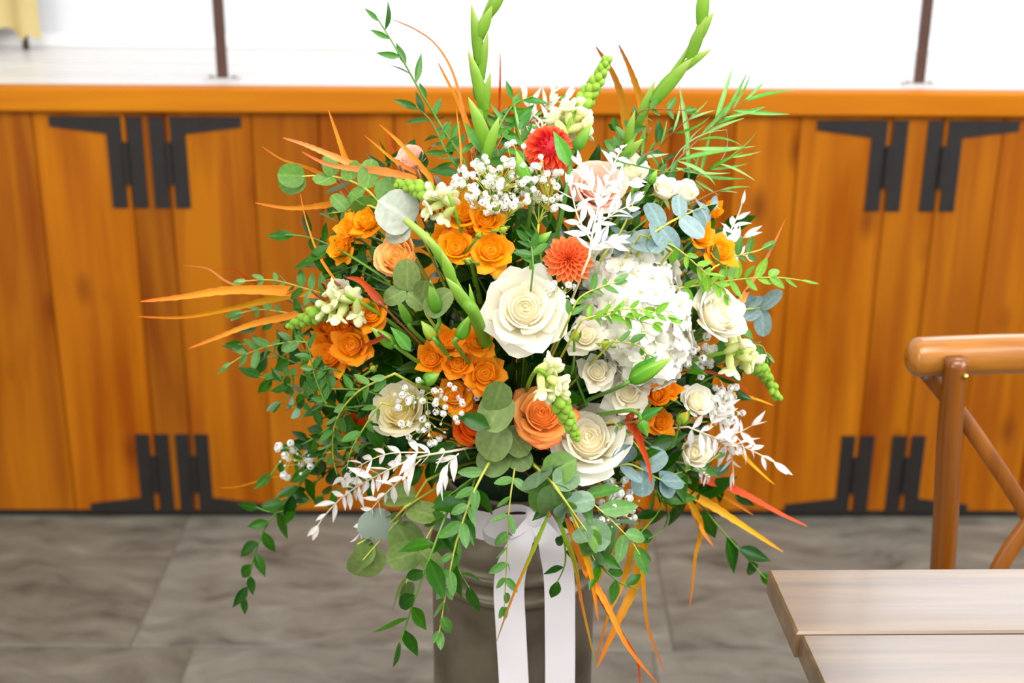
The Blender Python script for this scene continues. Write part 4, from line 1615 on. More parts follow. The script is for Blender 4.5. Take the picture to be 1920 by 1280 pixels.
def snapdragon(label, pts, n, big, n_open, off=-0.02):
    path3 = [Q(a, b_, off + (c[0] if c else 0)) for a, b_, *c in pts]
    path = crom(path3, 6)
    t = Thing('snapdragon', label, 'snapdragon', ROOT, 'snapdragon stems')
    mb = MB()
    full = crom([ROOT, ROOT.lerp(path3[0], 0.5) + Vector((0, 0, 0.03))] + path3, 5)
    nn = len(full)
    mb.tube(full, [lerp(0.003, 0.0012, i / (nn - 1)) for i in range(nn)], 6)
    t.add('stem', mb.mesh('stem', M['snap_green']))
    nb_ = 7
    nt_ = n - n_open - nb_
    for k in range(n):
        if k < n_open:
            s = 0.20 * k / max(1, n_open)
        elif k < n_open + nb_:
            s = 0.18 + 0.26 * (k - n_open) / nb_
        else:
            s = 0.40 + 0.60 * (k - n_open - nb_) / max(1, nt_ - 1)
        f = s
        p, tg = resample(path, min(0.995, s))
        az = k * math.radians(137.5)
        sd = tg.cross(Vector((0.2, 1, 0.1))).normalized()
        up_ = tg.cross(sd)
        out_ = sd * math.cos(az) + up_ * math.sin(az)
        if k < n_open:
            kd, size, lean = 'open', big * 1.2, 0.5
        elif k < n_open + nb_:
            kd, size, lean = 'bud', big * lerp(0.9, 0.62, (k - n_open) / nb_), 0.6
        else:
            kd, size, lean = 'tip', big * lerp(0.85, 0.46, (k - n_open - nb_) / max(1, nt_)), 0.8 + 1.0 * (s - 0.4)
        d = (out_ * (1.0 - 0.25 * f) + tg * lean).normalized()
        sz = size * pxm(p)
        t.add('floret' if kd == 'open' else 'bud', snap_bud(kd), zbasis(p, d, rnd.uniform(0, 6), sz))
    return t


snapdragon('tall cream-to-green snapdragon rising behind the coral dahlia', [(1062, 250), (1092, 195), (1120, 150), (1136, 116)], 44, 42, 6, off=0.02)
snapdragon('snapdragon with a pale green tip lying beside the gypsophila cloud', [(850, 388), (815, 368), (780, 352), (750, 346)], 34, 40, 4)
snapdragon('yellow-green snapdragon pointing outward above the outermost orange cluster', [(668, 562), (630, 572), (590, 590), (548, 610)], 36, 40, 5)
snapdragon('snapdragon drooping in front of the bicolour orange rose', [(1005, 695), (1032, 712), (1052, 760), (1078, 816)], 38, 42, 4, off=-0.055)
snapdragon('green snapdragon arching down below the side-on white rose', [(1360, 660), (1400, 672), (1432, 700), (1456, 742)], 40, 42, 4)


# ------------------------------------------------------------------ lily buds and rosebuds
def bud_mesh(mat, key={}):
    if mat in key:
        return key[mat]
    vs, fs, sh = [], [], []
    ny, seg = 10, 18
    for j in range(ny + 1):
        t = j / ny
        r = 0.18 * (math.sin((0.10 + 0.90 * t ** 0.8) * math.pi) ** 0.85) * (1.05 - 0.2 * t) if 0 < t < 1 else 0.02
        for k in range(seg):
            a = 2 * math.pi * k / seg
            rr_ = r * (1 + 0.10 * math.cos(3 * a)) * (1 - 0.08 * max(0, math.cos(6 * a)) ** 6)
            vs.append((rr_ * math.cos(a), rr_ * math.sin(a), t))
            sh.append(t)
    for j in range(ny):
        for k in range(seg):
            fs.append((j * seg + k, j * seg + (k + 1) % seg, (j + 1) * seg + (k + 1) % seg, (j + 1) * seg + k))
    fs.append(tuple(range(seg))[::-1])
    fs.append(tuple(ny * seg + k for k in range(seg)))
    key[mat] = mesh_from('bud', vs, fs, M[mat], True, sh)
    return key[mat]


def lily(label, base, tip, fat=1.0, mat='lily', off=-0.03, tipoff=0.0, leaf=None, stem_pts=None):
    MARKS.append((base[0], base[1], label))
    b0 = Q(*base, off)
    t0 = Qs(*tip, b0, tipoff)
    d = t0 - b0
    L_ = d.length
    t = Thing('lily_bud', label, 'lily bud', ROOT, 'closed lily buds')
    Mw = zbasis(b0, d, rnd.uniform(0, 6), L_) @ Matrix.Diagonal((fat, fat, 1, 1))
    t.add('bud', bud_mesh(mat), Mw)
    mb = MB()
    extra = [Q(a, b_, off + 0.01) for a, b_ in (stem_pts or [])]
    pts = [ROOT, ROOT.lerp((extra[0] if extra else b0), 0.5) + Vector((0, 0, 0.02))] + extra + [b0 - d.normalized() * L_ * 0.25, b0 + d * 0.05]
    mb.tube(crom(pts, 4), 0.0024, 6)
    t.add('stem', mb.mesh('stem', M['stem']))
    if leaf:
        a = Q(*leaf[0], off)
        b_ = Qs(*leaf[1], a, -0.005)
        t.add('leaf', leaf_mesh('ruscus', 1, 'fan_leaf'), basis(a, b_ - a, (CAM - a).normalized() + Vector((0.2, 0, 0.3)), (b_ - a).length))
    return t


lily('upright lily bud standing by the coral ball dahlia', (1078, 284), (1108, 232), 1.15, stem_pts=[(1058, 380)], leaf=((1066, 310), (1044, 246)), off=-0.04)
lily('pale green lily bud behind the gypsophila cloud', (990, 350), (968, 284), 1.05, off=-0.005)
lily('upright lily bud below the grey-green eucalyptus', (820, 588), (806, 526), 1.05, stem_pts=[(822, 640)])
lily('plump amber-shaded lily bud above the lower orange cluster', (815, 636), (790, 602), 1.5, 'lily_amber')
lily('green lily bud leaning over the lower orange cluster', (860, 636), (882, 590), 1.35)
lily('bright green lily bud pointing outward near the ragged orange rose', (744, 650), (696, 614), 1.3, leaf=((770, 658), (738, 612)))
lily('dark slender lily bud behind the round eucalyptus leaves', (770, 610), (744, 560), 0.9, off=0.0)
lily('long green lily bud lying across the hydrangea', (1178, 716), (1258, 672), 0.95, off=-0.05, leaf=((1180, 715), (1230, 668)))
lily('drooping green lily bud in front of small orange roses', (1200, 784), (1214, 818), 1.6, off=-0.045, stem_pts=[(1170, 770)], leaf=((1200, 785), (1240, 762)))
lily('round green lily bud under the lower orange cluster', (795, 716), (824, 700), 2.2, off=-0.02)
lily('yellowish lily bud beside the flat orange dahlia', (1006, 458), (1034, 434), 1.4, off=-0.03)
lily('green bud in front of the white side-on spray roses', (1216, 346), (1232, 318), 1.5, off=-0.01)
lily('green bud beside the half hidden white rose', (1186, 360), (1204, 334), 1.5, off=-0.01)
lily('small leafy bud standing between the big white rose and curved stalk', (890, 600), (880, 532), 0.55, off=-0.01)

RBD = [(877, 488, 14, 'reddish rosebud between the two lower orange roses of the heart rose cluster'), (945, 430, 16, 'pointed rust-tinted rosebud beside the heart-centred rose'),
       (898, 440, 12, 'round green rosebud between orange roses below the gypsophila'), (1078, 628, 20, 'round green rosebud near the big white rose'),
       (1134, 645, 19, 'round green rosebud between two white spray roses'), (1282, 782, 24, 'striped green rosebud under the white cup rose'),
       (800, 440, 14, 'reddish rosebud next to the thick green stalk'), (700, 690, 14, 'yellow-green rosebud in shade beneath the ragged rose'),
       (930, 388, 14, 'rust rosebud half hidden in the gypsophila cloud')]
for px, py, sz, lab in RBD:
    p = Q(px, py, -0.02)
    t = Thing('rosebud', lab, 'rosebud', ROOT, 'tiny closed rosebuds')
    d = face_dir(p, rnd.uniform(-.6, .6), rnd.uniform(0.2, 1.0))
    L_ = sz * 1.35 * pxm(p)
    t.add('bud', bud_mesh('rosebud'), zbasis(p - d * L_ * 0.5, d, rnd.uniform(0, 6), L_) @ Matrix.Diagonal((2.0, 2.0, 1, 1)))
    for k in range(4):
        a = k * math.pi / 2 + 0.3
        q = zbasis(p, d, 0, 1).to_3x3()
        dd = q @ Vector((math.cos(a) * 0.5, math.sin(a) * 0.5, 1))
        t.add('sepal', leaf_mesh('sepal', k, 'sepal'), basis(p - d * L_ * 0.5 + (q @ Vector((math.cos(a), math.sin(a), 0))) * L_ * 0.22, dd, q @ Vector((math.cos(a), math.sin(a), 0)), L_ * 1.0))
    t.add('stem', stem_to(p - d * L_ * 0.5, -d, 0.0014))


# ------------------------------------------------------------------ gladioli
def bract(base, tip, wpx, t, nh, mat='glad'):
    d = tip - base
    L_ = d.length
    w = wpx * pxm(base) / L_
    vs, fs, sh = [], [], []
    ny, nx = 8, 6
    for j in range(ny + 1):
        v = j / ny
        ww = w * 0.5 * ((math.sin(min(1, 0.25 + v * 0.75) * math.pi) if v > 0.33 else lerp(0.75, 1.0, v / 0.33)) ** 0.9) + 0.004
        for i in range(nx + 1):
            u = -1 + 2 * i / nx
            an = u * 1.5
            vs.append((ww * math.sin(an) * 1.0, v, ww * math.cos(an) * 0.8 - 0.05 * math.sin(v * math.pi)))
            sh.append(v)
    for j in range(ny):
        for i in range(nx):
            fs.append((j * (nx + 1) + i, j * (nx + 1) + i + 1, (j + 1) * (nx + 1) + i + 1, (j + 1) * (nx + 1) + i))
    t.add('bract', mesh_from('bract', vs, fs, M[mat], True, sh), basis(base, d, nh, L_))


def gladiolus(label, stem, bracts, off, r0=0.0045, r1=0.002):
    c = [Q(a, b_, off) for a, b_ in stem]
    t = Thing('gladiolus', label, 'gladiolus', ROOT, 'gladiolus stems')
    mb = MB()
    pp = crom([ROOT, ROOT.lerp(c[0], 0.5) + Vector((0, 0.01, 0.02))] + c, 6)
    mb.tube(pp, [lerp(r0, r1, i / (len(pp) - 1)) for i in range(len(pp))], 8)
    t.add('stem', mb.mesh('stem', M['glad']))
    for i, (a, b_, c_, d_, w) in enumerate(bracts):
        p0 = Q(a, b_, off - 0.004)
        p1 = Qs(c_, d_, p0, -0.006)
        bract(p0, p1, w * 1.05, t, (CAM - p0).normalized() + RIGHT * (0.5 if c_ > a else -0.5))
    return t


gladiolus('tall pale green gladiolus spike nearest the small rail post', [(912, 330), (908, 280), (900, 200), (893, 120), (905, 40), (935, -30), (960, -80)],
          [(916, 282, 878, 182, 26), (912, 300, 936, 218, 22), (908, 205, 878, 95, 24), (906, 225, 920, 135, 18), (898, 118, 884, 8, 22), (902, 148, 915, 60, 17),
           (896, 75, 924, 10, 24), (914, 30, 950, -20, 22), (930, -10, 950, -80, 22)], 0.02)
gladiolus('bent pale green gladiolus spike arching over the willow leaves', [(1165, 310), (1190, 250), (1222, 190), (1262, 135), (1298, 80), (1318, 20), (1325, -30)],
          [(1225, 190, 1300, 108, 28), (1262, 140, 1334, 92, 18), (1294, 110, 1325, 30, 24), (1302, 85, 1338, 22, 20), (1315, 45, 1325, -40, 26),
           (1195, 240, 1228, 152, 18), (1175, 280, 1190, 208, 18), (1165, 300, 1206, 260, 20)], 0.02)
gladiolus('thick smooth green stalk curving across the orange roses', [(890, 590), (868, 562), (845, 520), (826, 478), (795, 442), (760, 412)],
          [(884, 584, 836, 520, 24), (850, 535, 828, 470, 22), (838, 500, 800, 446, 20)], -0.05, r0=0.0082, r1=0.0036)

# ------------------------------------------------------------------ foliage
def pts3(pts, off):
    out = []
    for q in pts:
        if len(q) == 2:
            out.append(Q(q[0], q[1], off))
        else:
            out.append(P(q[0], q[1], q[2]))
    return out


def sprig(name, label, cat, group, pts, kind, lpx, n, mat, off=0.0, mode='alt', spread=50, stem='stem', start=0.0, taper=0.78, flat=0.5, r=0.0016, branch=None, seed=0,
          droop=0.1, tip=True, face=0.7, thing=None, wvar=0.25, root=True, drop=0.08):
    """stem along pts with leaves; leaf length in photo pixels"""
    R = random.Random(seed * 131 + len(label) * 7 + int(pts[0][0]))
    lpx = lpx * {'ruscus': 1.3, 'oval': 1.32, 'pinn': 1.18, 'slim': 1.0}.get(kind, 1.0)
    c = pts3(pts, off)
    path = crom(c, 7)
    t = thing or Thing(name, label, cat, ROOT, group)
    mb = MB()
    if root:
        lead = crom([ROOT, ROOT.lerp(c[0], 0.5) + Vector((0, 0.0, 0.015)), c[0]], 4)[:-1]
        full = lead + path
    else:
        full = path
    nn = len(full)
    mb.tube(full, [lerp(r * 1.3, r * 0.45, i / (nn - 1)) for i in range(nn)], 5)
    t.add('stem', mb.mesh('stem', M[stem]))
    for k in range(n):
        f = start + (1 - start) * (k + 0.5) / n
        p, tg = resample(path, min(0.998, f))
        view = (CAM - p).normalized()
        side = tg.cross(view)
        side = side.normalized() if side.length > 1e-4 else RIGHT
        for s in ((-1, 1) if mode == 'opp' else ((1 if k % 2 else -1),)):
            if R.random() < drop:
                continue
            az = R.gauss(0, 1) * flat
            sd = side * s * math.cos(az) + view * math.sin(az)
            sp = math.radians(spread + R.uniform(-24, 24)) * (1 - 0.35 * f)
            if tip and k == n - 1:
                sp *= 0.35
            d = (tg * math.cos(sp) + sd * math.sin(sp) + Vector((0, 0, -droop * R.random()))).normalized()
            nh = view * face + Vector((0, 0, 1)) * 0.55 + Vector((R.uniform(-1, 1), R.uniform(-1, 1), R.uniform(-1, 1))) * 0.7
            L_ = lpx * pxm(p) * lerp(1.0, taper, f) * R.uniform(1 - wvar, 1 + wvar)
            t.add('leaf', leaf_mesh(kind, R.randrange(3), mat), basis(p, d, nh, L_))
    for bp in (branch or []):
        bpts, bn = bp
        bc = pts3(bpts, off)
        bpath = crom(bc, 6)
        mb = MB()
        mb.tube(bpath, [lerp(r * 0.8, r * 0.4, i / (len(bpath) - 1)) for i in range(len(bpath))], 5)
        t.add('twig', mb.mesh('twig', M[stem]))
        for k in range(bn):
            f = (k + 0.5) / bn
            p, tg = resample(bpath, min(0.998, f))
            view = (CAM - p).normalized()
            side = tg.cross(view)
            side = side.normalized() if side.length > 1e-4 else RIGHT
            for s in ((-1, 1) if mode == 'opp' else ((1 if k % 2 else -1),)):
                az = R.gauss(0, 1) * flat
                sd = side * s * math.cos(az) + view * math.sin(az)
                sp = math.radians(spread + R.uniform(-24, 24)) * (1 - 0.3 * f)
                if k == bn - 1:
                    sp *= 0.35
                d = (tg * math.cos(sp) + sd * math.sin(sp) + Vector((0, 0, -droop * R.random()))).normalized()
                nh = view * face + Vector((0, 0, 1)) * 0.55 + Vector((R.uniform(-1, 1), R.uniform(-1, 1), R.uniform(-1, 1))) * 0.7
                L_ = lpx * pxm(p) * lerp(0.95, taper, f) * R.uniform(1 - wvar, 1 + wvar)
                t.add('leaf', leaf_mesh(kind, R.randrange(3), mat), basis(p, d, nh, L_))
    return t


def placed(t, leaves, kind, mat, off=0.0, up=0.3):
    """extra leaves of a sprig given by base and tip in the photo"""
    for (a, b_, c_, d_, *w) in leaves:
        p0 = Q(a, b_, off)
        p1 = Qs(c_, d_, p0, -0.008)
        L_ = (p1 - p0).length
        wd = w[0] if w else 1.0
        t.add('leaf', leaf_mesh(kind, rnd.randrange(3), mat), basis(p0, p1 - p0, (CAM - p0).normalized() + Vector((rnd.uniform(-.3, .3), 0, up)), (L_ * wd, L_, L_)))


# ---- dark filler between the flowers
GF = 'dark leafy sprigs packed between the flowers'
fr = random.Random(77)
for k, (mx_, my_, ml) in enumerate(MARKS):
    words = ml.split(',')[0].split()
    lab = ' '.join(['dark', 'leafy', 'sprig', 'behind', 'the'] + words[:11])
    a = fr.uniform(0, 6.283)
    px, py = mx_ + 42 * math.cos(a) + (mx_ - 965) * 0.04, my_ + 36 * math.sin(a)
    if px < 580 or px > 1380:
        px = lerp(px, 965, 0.2)
    py = min(py, 880)
    sx = lerp(px, 965, 0.45)
    sy = lerp(py, 800, 0.45)
    e = BY(px, py) + fr.uniform(0.03, 0.06)
    sprig('leafy_sprig', lab, 'foliage', GF, [(sx, sy, BY(sx, sy) + 0.08), (lerp(sx, px, 0.5), lerp(sy, py, 0.5) - 8, BY(px, py) + 0.068), (px, py, e)], 'ruscus', 60, 12,
          'ruscus_deep' if k % 3 else 'ruscus', flat=1.0, spread=60, seed=k, face=0.45, r=0.0014)

# ---- glossy green ruscus
GR = 'glossy green ruscus stems'


def ruscus(label, pts, n, lpx=52, off=0.0, mat='ruscus', **kw):
    return sprig('ruscus_stem', label, 'ruscus', GR, pts, kw.pop('kind', 'ruscus'), lpx, n, mat, off, **kw)


ruscus('ruscus trailing down in front of the churn to its lowest leaf', [(850, 930), (815, 1020, 1.40), (785, 1100, 1.40), (755, 1190, 1.41), (750, 1215, 1.41)], 12, 62, spread=60)
ruscus('ruscus trailing down over the flagstones at the far left', [(600, 860), (545, 930), (500, 985), (475, 1050), (458, 1130)], 15, 46, spread=42)
ruscus('glossy ruscus reaching toward the table corner', [(1230, 880), (1300, 930), (1350, 990), (1400, 1045), (1436, 1085)], 13, 62, spread=52)
ruscus('bluish ruscus climbing highest beside the rail post', [(870, 300), (830, 240), (790, 175), (745, 95), (706, 32)], 21, 56, mat='ruscus_blue', off=0.03, spread=55, kind='slim')
ruscus('short ruscus hanging in front of the bronze straps', [(1085, 980), (1120, 1050, 1.40), (1160, 1090, 1.40), (1200, 1105, 1.41)], 8, 44, spread=62)
ruscus('ruscus spilling out above the outermost orange cluster', [(720, 520), (640, 470), (580, 445), (535, 440)], 9, 44, spread=50)
ruscus('ruscus spreading under the outermost orange cluster', [(700, 760), (610, 760), (540, 720), (480, 705)], 12, 46, spread=48)
ruscus('ruscus under the bleached white ruscus', [(760, 860), (680, 900), (600, 930), (520, 960), (470, 945)], 13, 50, spread=48)
ruscus('ruscus hanging beside the left ribbon tail', [(890, 900), (870, 970, 1.42), (850, 1040, 1.41), (885, 1110, 1.41)], 8, 58, spread=55)
ruscus('ruscus hanging between the two ribbon tails', [(1020, 900), (1050, 980, 1.41), (1060, 1050, 1.405), (1040, 1100, 1.41)], 7, 46, spread=58)
ruscus('ruscus leaves behind the lower white rose', [(1130, 800), (1190, 870), (1240, 940), (1200, 1000)], 9, 56, spread=55)
ruscus('ruscus behind the hydrangea top', [(1120, 520), (1180, 440), (1220, 400), (1240, 330)], 10, 50, off=0.03, spread=52)
ruscus('ruscus between coral dahlia and orange dahlia', [(1020, 560), (1010, 450), (990, 400), (1010, 380)], 8, 50, off=0.03, spread=55)
ruscus('dark ruscus around the cream rose', [(800, 860), (740, 850), (690, 790), (660, 720)], 9, 56, off=0.015, spread=55)
ruscus('ruscus edge leaves behind the peach rose', [(800, 560), (700, 540), (650, 520), (600, 500)], 9, 48, off=0.03)
ruscus('dark ruscus under the bicolour rose', [(960, 760), (930, 860), (880, 900), (840, 930)], 8, 62, off=0.0)
ruscus('ruscus under the white spray roses', [(1100, 760), (1080, 690), (1130, 660), (1200, 700)], 9, 50, off=0.015)
ruscus('ruscus on the shaded lower flank beside the white spray roses', [(1160, 790), (1240, 850), (1290, 900), (1330, 900)], 10, 56, off=0.02)
ruscus('bluish ruscus fanning out behind the gladiolus', [(900, 320), (930, 250), (960, 200), (1000, 180)], 15, 64, mat='fan_leaf', off=0.04, kind='slim')
ruscus('ruscus low behind the gladiolus and straps', [(870, 330), (840, 290), (810, 230), (780, 200)], 15, 58, mat='ruscus_blue', off=0.05, kind='slim')

ruscus('ruscus at the outer flank under the long straps', [(640, 660), (560, 680), (490, 650), (440, 645)], 9, 46, off=0.04)
ruscus('ruscus leaning out over the lower hinge', [(660, 770), (590, 820), (540, 850), (500, 900)], 10, 48, off=0.02)
ruscus('large dark ruscus leaves below the outlying gypsophila', [(690, 830), (620, 880), (570, 920), (500, 950)], 10, 54, off=0.03)
ruscus('ruscus behind the eucalyptus twig beside the cream rose', [(720, 720), (660, 760), (620, 830), (590, 880)], 10, 52, off=0.02)
ruscus('pale ruscus leaves rising behind the gypsophila cloud', [(930, 380), (935, 300), (920, 240), (905, 190)], 15, 64, mat='ruscus_blue', off=0.05, kind='slim')
ruscus('ruscus rising behind the coral ball dahlia', [(1010, 360), (985, 290), (970, 240), (960, 180)], 15, 64, mat='fan_leaf', off=0.05, kind='slim')
ruscus('ruscus behind the willow sprigs', [(1150, 400), (1190, 330), (1220, 280), (1260, 240)], 10, 44, off=0.05)
ruscus('ruscus below the blue-grey eucalyptus', [(1220, 560), (1260, 500), (1300, 470), (1330, 430)], 11, 48, off=0.04)
ruscus('dark ruscus between hydrangea and the side-on rose', [(1240, 700), (1280, 640), (1300, 580), (1310, 530)], 11, 54, off=0.03)
ruscus('ruscus under the arching snapdragon', [(1250, 760), (1310, 720), (1350, 700), (1390, 690)], 9, 48, off=0.03)
ruscus('low ruscus sweeping out under the bleached flank leaves', [(1220, 860), (1290, 870), (1340, 900), (1390, 940)], 9, 52, off=0.02)
ruscus('drooping ruscus curl beside the hanging amber strap', [(1200, 900), (1250, 950), (1245, 990), (1215, 1010)], 6, 56, off=0.0)

ruscus('ruscus behind the orange trio, leaning out', [(740, 500), (690, 460), (640, 420), (600, 400)], 10, 46, off=0.045)
ruscus('dark ruscus low behind the orange trio', [(740, 540), (680, 510), (630, 490), (590, 470)], 10, 50, off=0.045)
ruscus('dark ruscus behind the red curled strap', [(760, 600), (700, 560), (650, 540), (610, 540)], 9, 52, off=0.045)
ruscus('ruscus behind the back peach rose', [(840, 380), (810, 340), (780, 300), (760, 270)], 9, 42, off=0.06)
ruscus('ruscus fanning out under the middle orange strap', [(660, 610), (580, 610), (520, 600), (470, 615)], 10, 46, off=0.05)
ruscus('ruscus under the lowest long orange strap', [(660, 690), (580, 660), (510, 670), (455, 660)], 10, 48, off=0.05)
ruscus('dark ruscus behind the hidden red-orange rose', [(760, 800), (690, 830), (630, 840), (580, 830)], 10, 54, off=0.04)
ruscus('dark ruscus under the deep orange rose', [(880, 860), (860, 830), (820, 850), (790, 880)], 8, 56, off=0.03)

# ---- small feathery leaflets (pinnate)
GP = 'feathery sprigs with paired leaflets'


def pinnate(label, pts, n, lpx=30, off=-0.02, mat='pinnate', **kw):
    kw.setdefault('spread', 62)
    return sprig('feathery_sprig', label, 'foliage', GP, pts, 'pinn', lpx, n, mat, off, mode='opp', stem=kw.pop('stem', 'stem'), flat=0.25, droop=0.05, r=0.0011, **kw)


pinnate('feathery sprig in front of the outermost orange cluster', [(612, 760), (590, 705), (578, 650), (562, 630)], 7, 28, off=-0.035)
pinnate('feathery sprig reaching outward below the outermost orange cluster', [(620, 690), (580, 700), (530, 705), (500, 712)], 6, 30)
pinnate('feathery sprig hanging below the outermost orange cluster', [(590, 690), (610, 740), (585, 770), (540, 760)], 6, 32)
pinnate('dark feathery sprig spreading over the lower left flank', [(680, 730), (600, 730), (540, 745), (510, 770)], 7, 34)
pinnate('feathery sprig touching the flat orange dahlia', [(1000, 500), (996, 462), (988, 445)], 4, 30, off=-0.05)
pinnate('feathery sprig above the willow leaves near the bent gladiolus', [(1140, 300), (1180, 255), (1200, 210), (1250, 205), (1298, 208)], 9, 27, off=0.0, stem='stem_red')
pinnate('feathery sprig rising behind the half hidden white rose', [(1180, 310), (1165, 260), (1150, 235)], 5, 30, off=0.02)
pinnate('feathery sprig behind the orange trio', [(720, 480), (660, 500), (610, 520)], 6, 26, off=0.02)
pinnate('fine sprig in front of the white side spray roses', [(1150, 300), (1200, 312), (1250, 322), (1290, 316)], 6, 22, off=-0.02)

# ---- small-leaved eucalyptus twigs
GE = 'small-leaved eucalyptus twigs'


def parv(label, pts, n, lpx=30, off=-0.03, mat='parv', mode='opp', **kw):
    return sprig('eucalyptus_twig', label, 'eucalyptus', GE, pts, 'oval', lpx, n, mat, off, mode=mode, stem=kw.pop('stem', 'stem_yellow'), r=kw.pop('r', 0.0012), **kw)


parv('long yellow-stemmed eucalyptus twig hanging left of the ribbon', [(915, 870), (885, 930, 1.405), (855, 1020, 1.40), (838, 1100, 1.40), (822, 1195, 1.405)], 11, 38, spread=42, r=0.0016)
parv('thin eucalyptus twig hanging over the left ribbon tail', [(965, 880), (955, 950, 1.40), (950, 1050, 1.40), (945, 1150, 1.41)], 9, 30, spread=48)
parv('bright eucalyptus twig crossing the hydrangea', [(1090, 600), (1150, 582), (1200, 580), (1262, 596)], 7, 27, off=-0.07, mat='parv_bright', spread=48, branch=[([(1100, 600), (1150, 590), (1200, 602), (1235, 612)], 5)])
parv('eucalyptus twig between big white rose and hydrangea', [(1065, 600), (1085, 560), (1120, 540), (1160, 528)], 6, 27, off=-0.06, spread=52)
parv('bright eucalyptus twig reaching far out past the chair side', [(1270, 540), (1340, 530), (1400, 522), (1460, 520), (1518, 528)], 11, 32, off=0.0, mat='parv_bright', spread=50)
parv('eucalyptus twig falling past the side-on white rose', [(1200, 440), (1260, 460), (1310, 500), (1350, 540), (1365, 560)], 8, 28, off=-0.02, mat='parv_bright', spread=50)
parv('eucalyptus twig pointing outward under the orange straps', [(640, 560), (570, 540), (510, 525), (445, 528)], 9, 28, off=0.01, spread=50)
parv('eucalyptus twig below the long orange straps', [(640, 600), (560, 590), (490, 580), (440, 590)], 9, 30, off=0.03, spread=52)
parv('eucalyptus twig at the outer edge below the orange straps', [(620, 650), (550, 640), (470, 660), (420, 690)], 9, 34, off=0.03, spread=48)
parv('long eucalyptus twig curving down beside the cream rose', [(740, 700), (670, 735), (630, 790), (624, 850), (632, 890)], 9, 30, off=-0.04, spread=50, r=0.0014)
parv('eucalyptus twig in front of the hidden red-orange rose', [(715, 755), (690, 790), (660, 840), (650, 880)], 6, 30, off=-0.045, spread=50)
parv('eucalyptus twig under the right bleached leaves', [(1210, 900), (1260, 890), (1320, 870), (1350, 850)], 6, 30, off=0.0, spread=48)
parv('pale eucalyptus twig by the right ribbon tail', [(1080, 920), (1130, 960, 1.41), (1180, 1010, 1.42), (1200, 1040, 1.42)], 5, 50, spread=45)
parv('eucalyptus twig by the small drooping bud', [(1150, 790), (1190, 830), (1215, 870), (1225, 900)], 7, 20, off=-0.02, spread=50)
parv('eucalyptus twig under the small white spray roses', [(1150, 640), (1190, 645), (1210, 660), (1225, 690)], 5, 24, off=-0.04, spread=50)
parv('green eucalyptus twig beside the side-on white rose', [(1380, 600), (1400, 640), (1430, 650), (1440, 680)], 5, 30, off=0.0, spread=50)
parv('eucalyptus twig tip near the spiky white leaves', [(1340, 500), (1380, 480), (1420, 470), (1445, 458)], 5, 30, off=0.0, spread=50)

# ---- round-leaved eucalyptus
GS = 'round-leaved silver eucalyptus stems'


def euc(label, pts, n, lpx, mat, off=-0.02, kind='round', leaves=None, **kw):
    kw.setdefault('spread', 68)
    t = sprig('silver_eucalyptus', label, 'eucalyptus', GS, pts, kind, lpx, n, mat, off, mode='opp', stem='stem_yellow', r=0.0016, **kw)
    if leaves:
        placed(t, leaves, kind, mat, off - 0.01)
    return t


euc('round green eucalyptus stem lying under the long orange straps', [(720, 390), (680, 350), (620, 330), (545, 332)], 5, 66, 'euc_green', off=0.0, taper=0.7, flat=0.5)
euc('small bluish eucalyptus stem above the orange trio', [(740, 410), (690, 385), (650, 395), (615, 400)], 4, 42, 'euc_green', off=0.0, kind='egg')
euc('single broad grey eucalyptus leaf stem behind the pale-tipped snapdragon', [(790, 440), (770, 420), (745, 400)], 1, 66, 'euc_grey', off=0.01, leaves=[(775, 420, 715, 370, 1.3), (770, 430, 720, 440, 1.0)])
euc('grey-green round eucalyptus below the peach rose', [(800, 590), (785, 560), (765, 545)], 1, 40, 'euc_olive', off=-0.02, leaves=[(764, 545, 762, 488, 0.95), (762, 545, 716, 562, 0.9), (764, 548, 800, 578, 0.9), (790, 560, 800, 520, 0.9), (800, 590, 840, 545, 0.8)])
euc('broad olive eucalyptus leaves under the bicolour rose', [(940, 720), (945, 780), (950, 840), (952, 880)], 1, 36, 'euc_olive', off=0.0, leaves=[(948, 735, 915, 808, 1.0), (945, 792, 905, 862, 1.05), (948, 800, 990, 856, 0.85), (948, 838, 905, 888, 1.15), (950, 838, 994, 878, 0.95), (942, 715, 922, 775, 1.0)])
euc('blue-green round eucalyptus stem falling over the bow', [(1000, 870), (1040, 910, 1.39), (1065, 950, 1.39), (1090, 1000, 1.39), (1115, 1050, 1.395)], 5, 76, 'euc_mix', taper=0.7, flat=0.7)
euc('green round eucalyptus leaves over the bow', [(1010, 880), (1050, 925, 1.38), (1085, 975, 1.38), (1120, 1020, 1.385)], 3, 70, 'euc_green', taper=0.8, flat=0.9)
euc('blue-grey eucalyptus stem in front of the upper white spray roses', [(1220, 440), (1250, 420), (1290, 400), (1330, 385), (1350, 392)], 5, 62, 'euc_blue', kind='egg', taper=0.55, flat=0.6, spread=60)
euc('broad blue-grey eucalyptus leaf stem touching the hydrangea top', [(1260, 470), (1235, 455), (1215, 445)], 1, 54, 'euc_blue', leaves=[(1245, 440, 1222, 475, 1.0)])
euc('blue eucalyptus stem low beside the red strap', [(1140, 880), (1180, 870), (1230, 895), (1250, 905)], 3, 64, 'euc_blue', taper=0.7, flat=0.6)
euc('pale blue eucalyptus leaves outside the side-on white rose', [(1390, 580), (1415, 578), (1430, 575)], 1, 50, 'euc_blue', off=0.02, kind='egg', leaves=[(1425, 578, 1395, 600, 1.0), (1425, 578, 1465, 545, 0.8), (1428, 580, 1432, 632, 1.0), (1420, 578, 1398, 556, 1.0)])
euc('olive eucalyptus stem below the bleached ruscus', [(800, 900), (760, 960), (715, 1010, 1.47), (680, 1050, 1.46)], 3, 82, 'euc_olive', off=0.0, taper=0.8, flat=0.6)
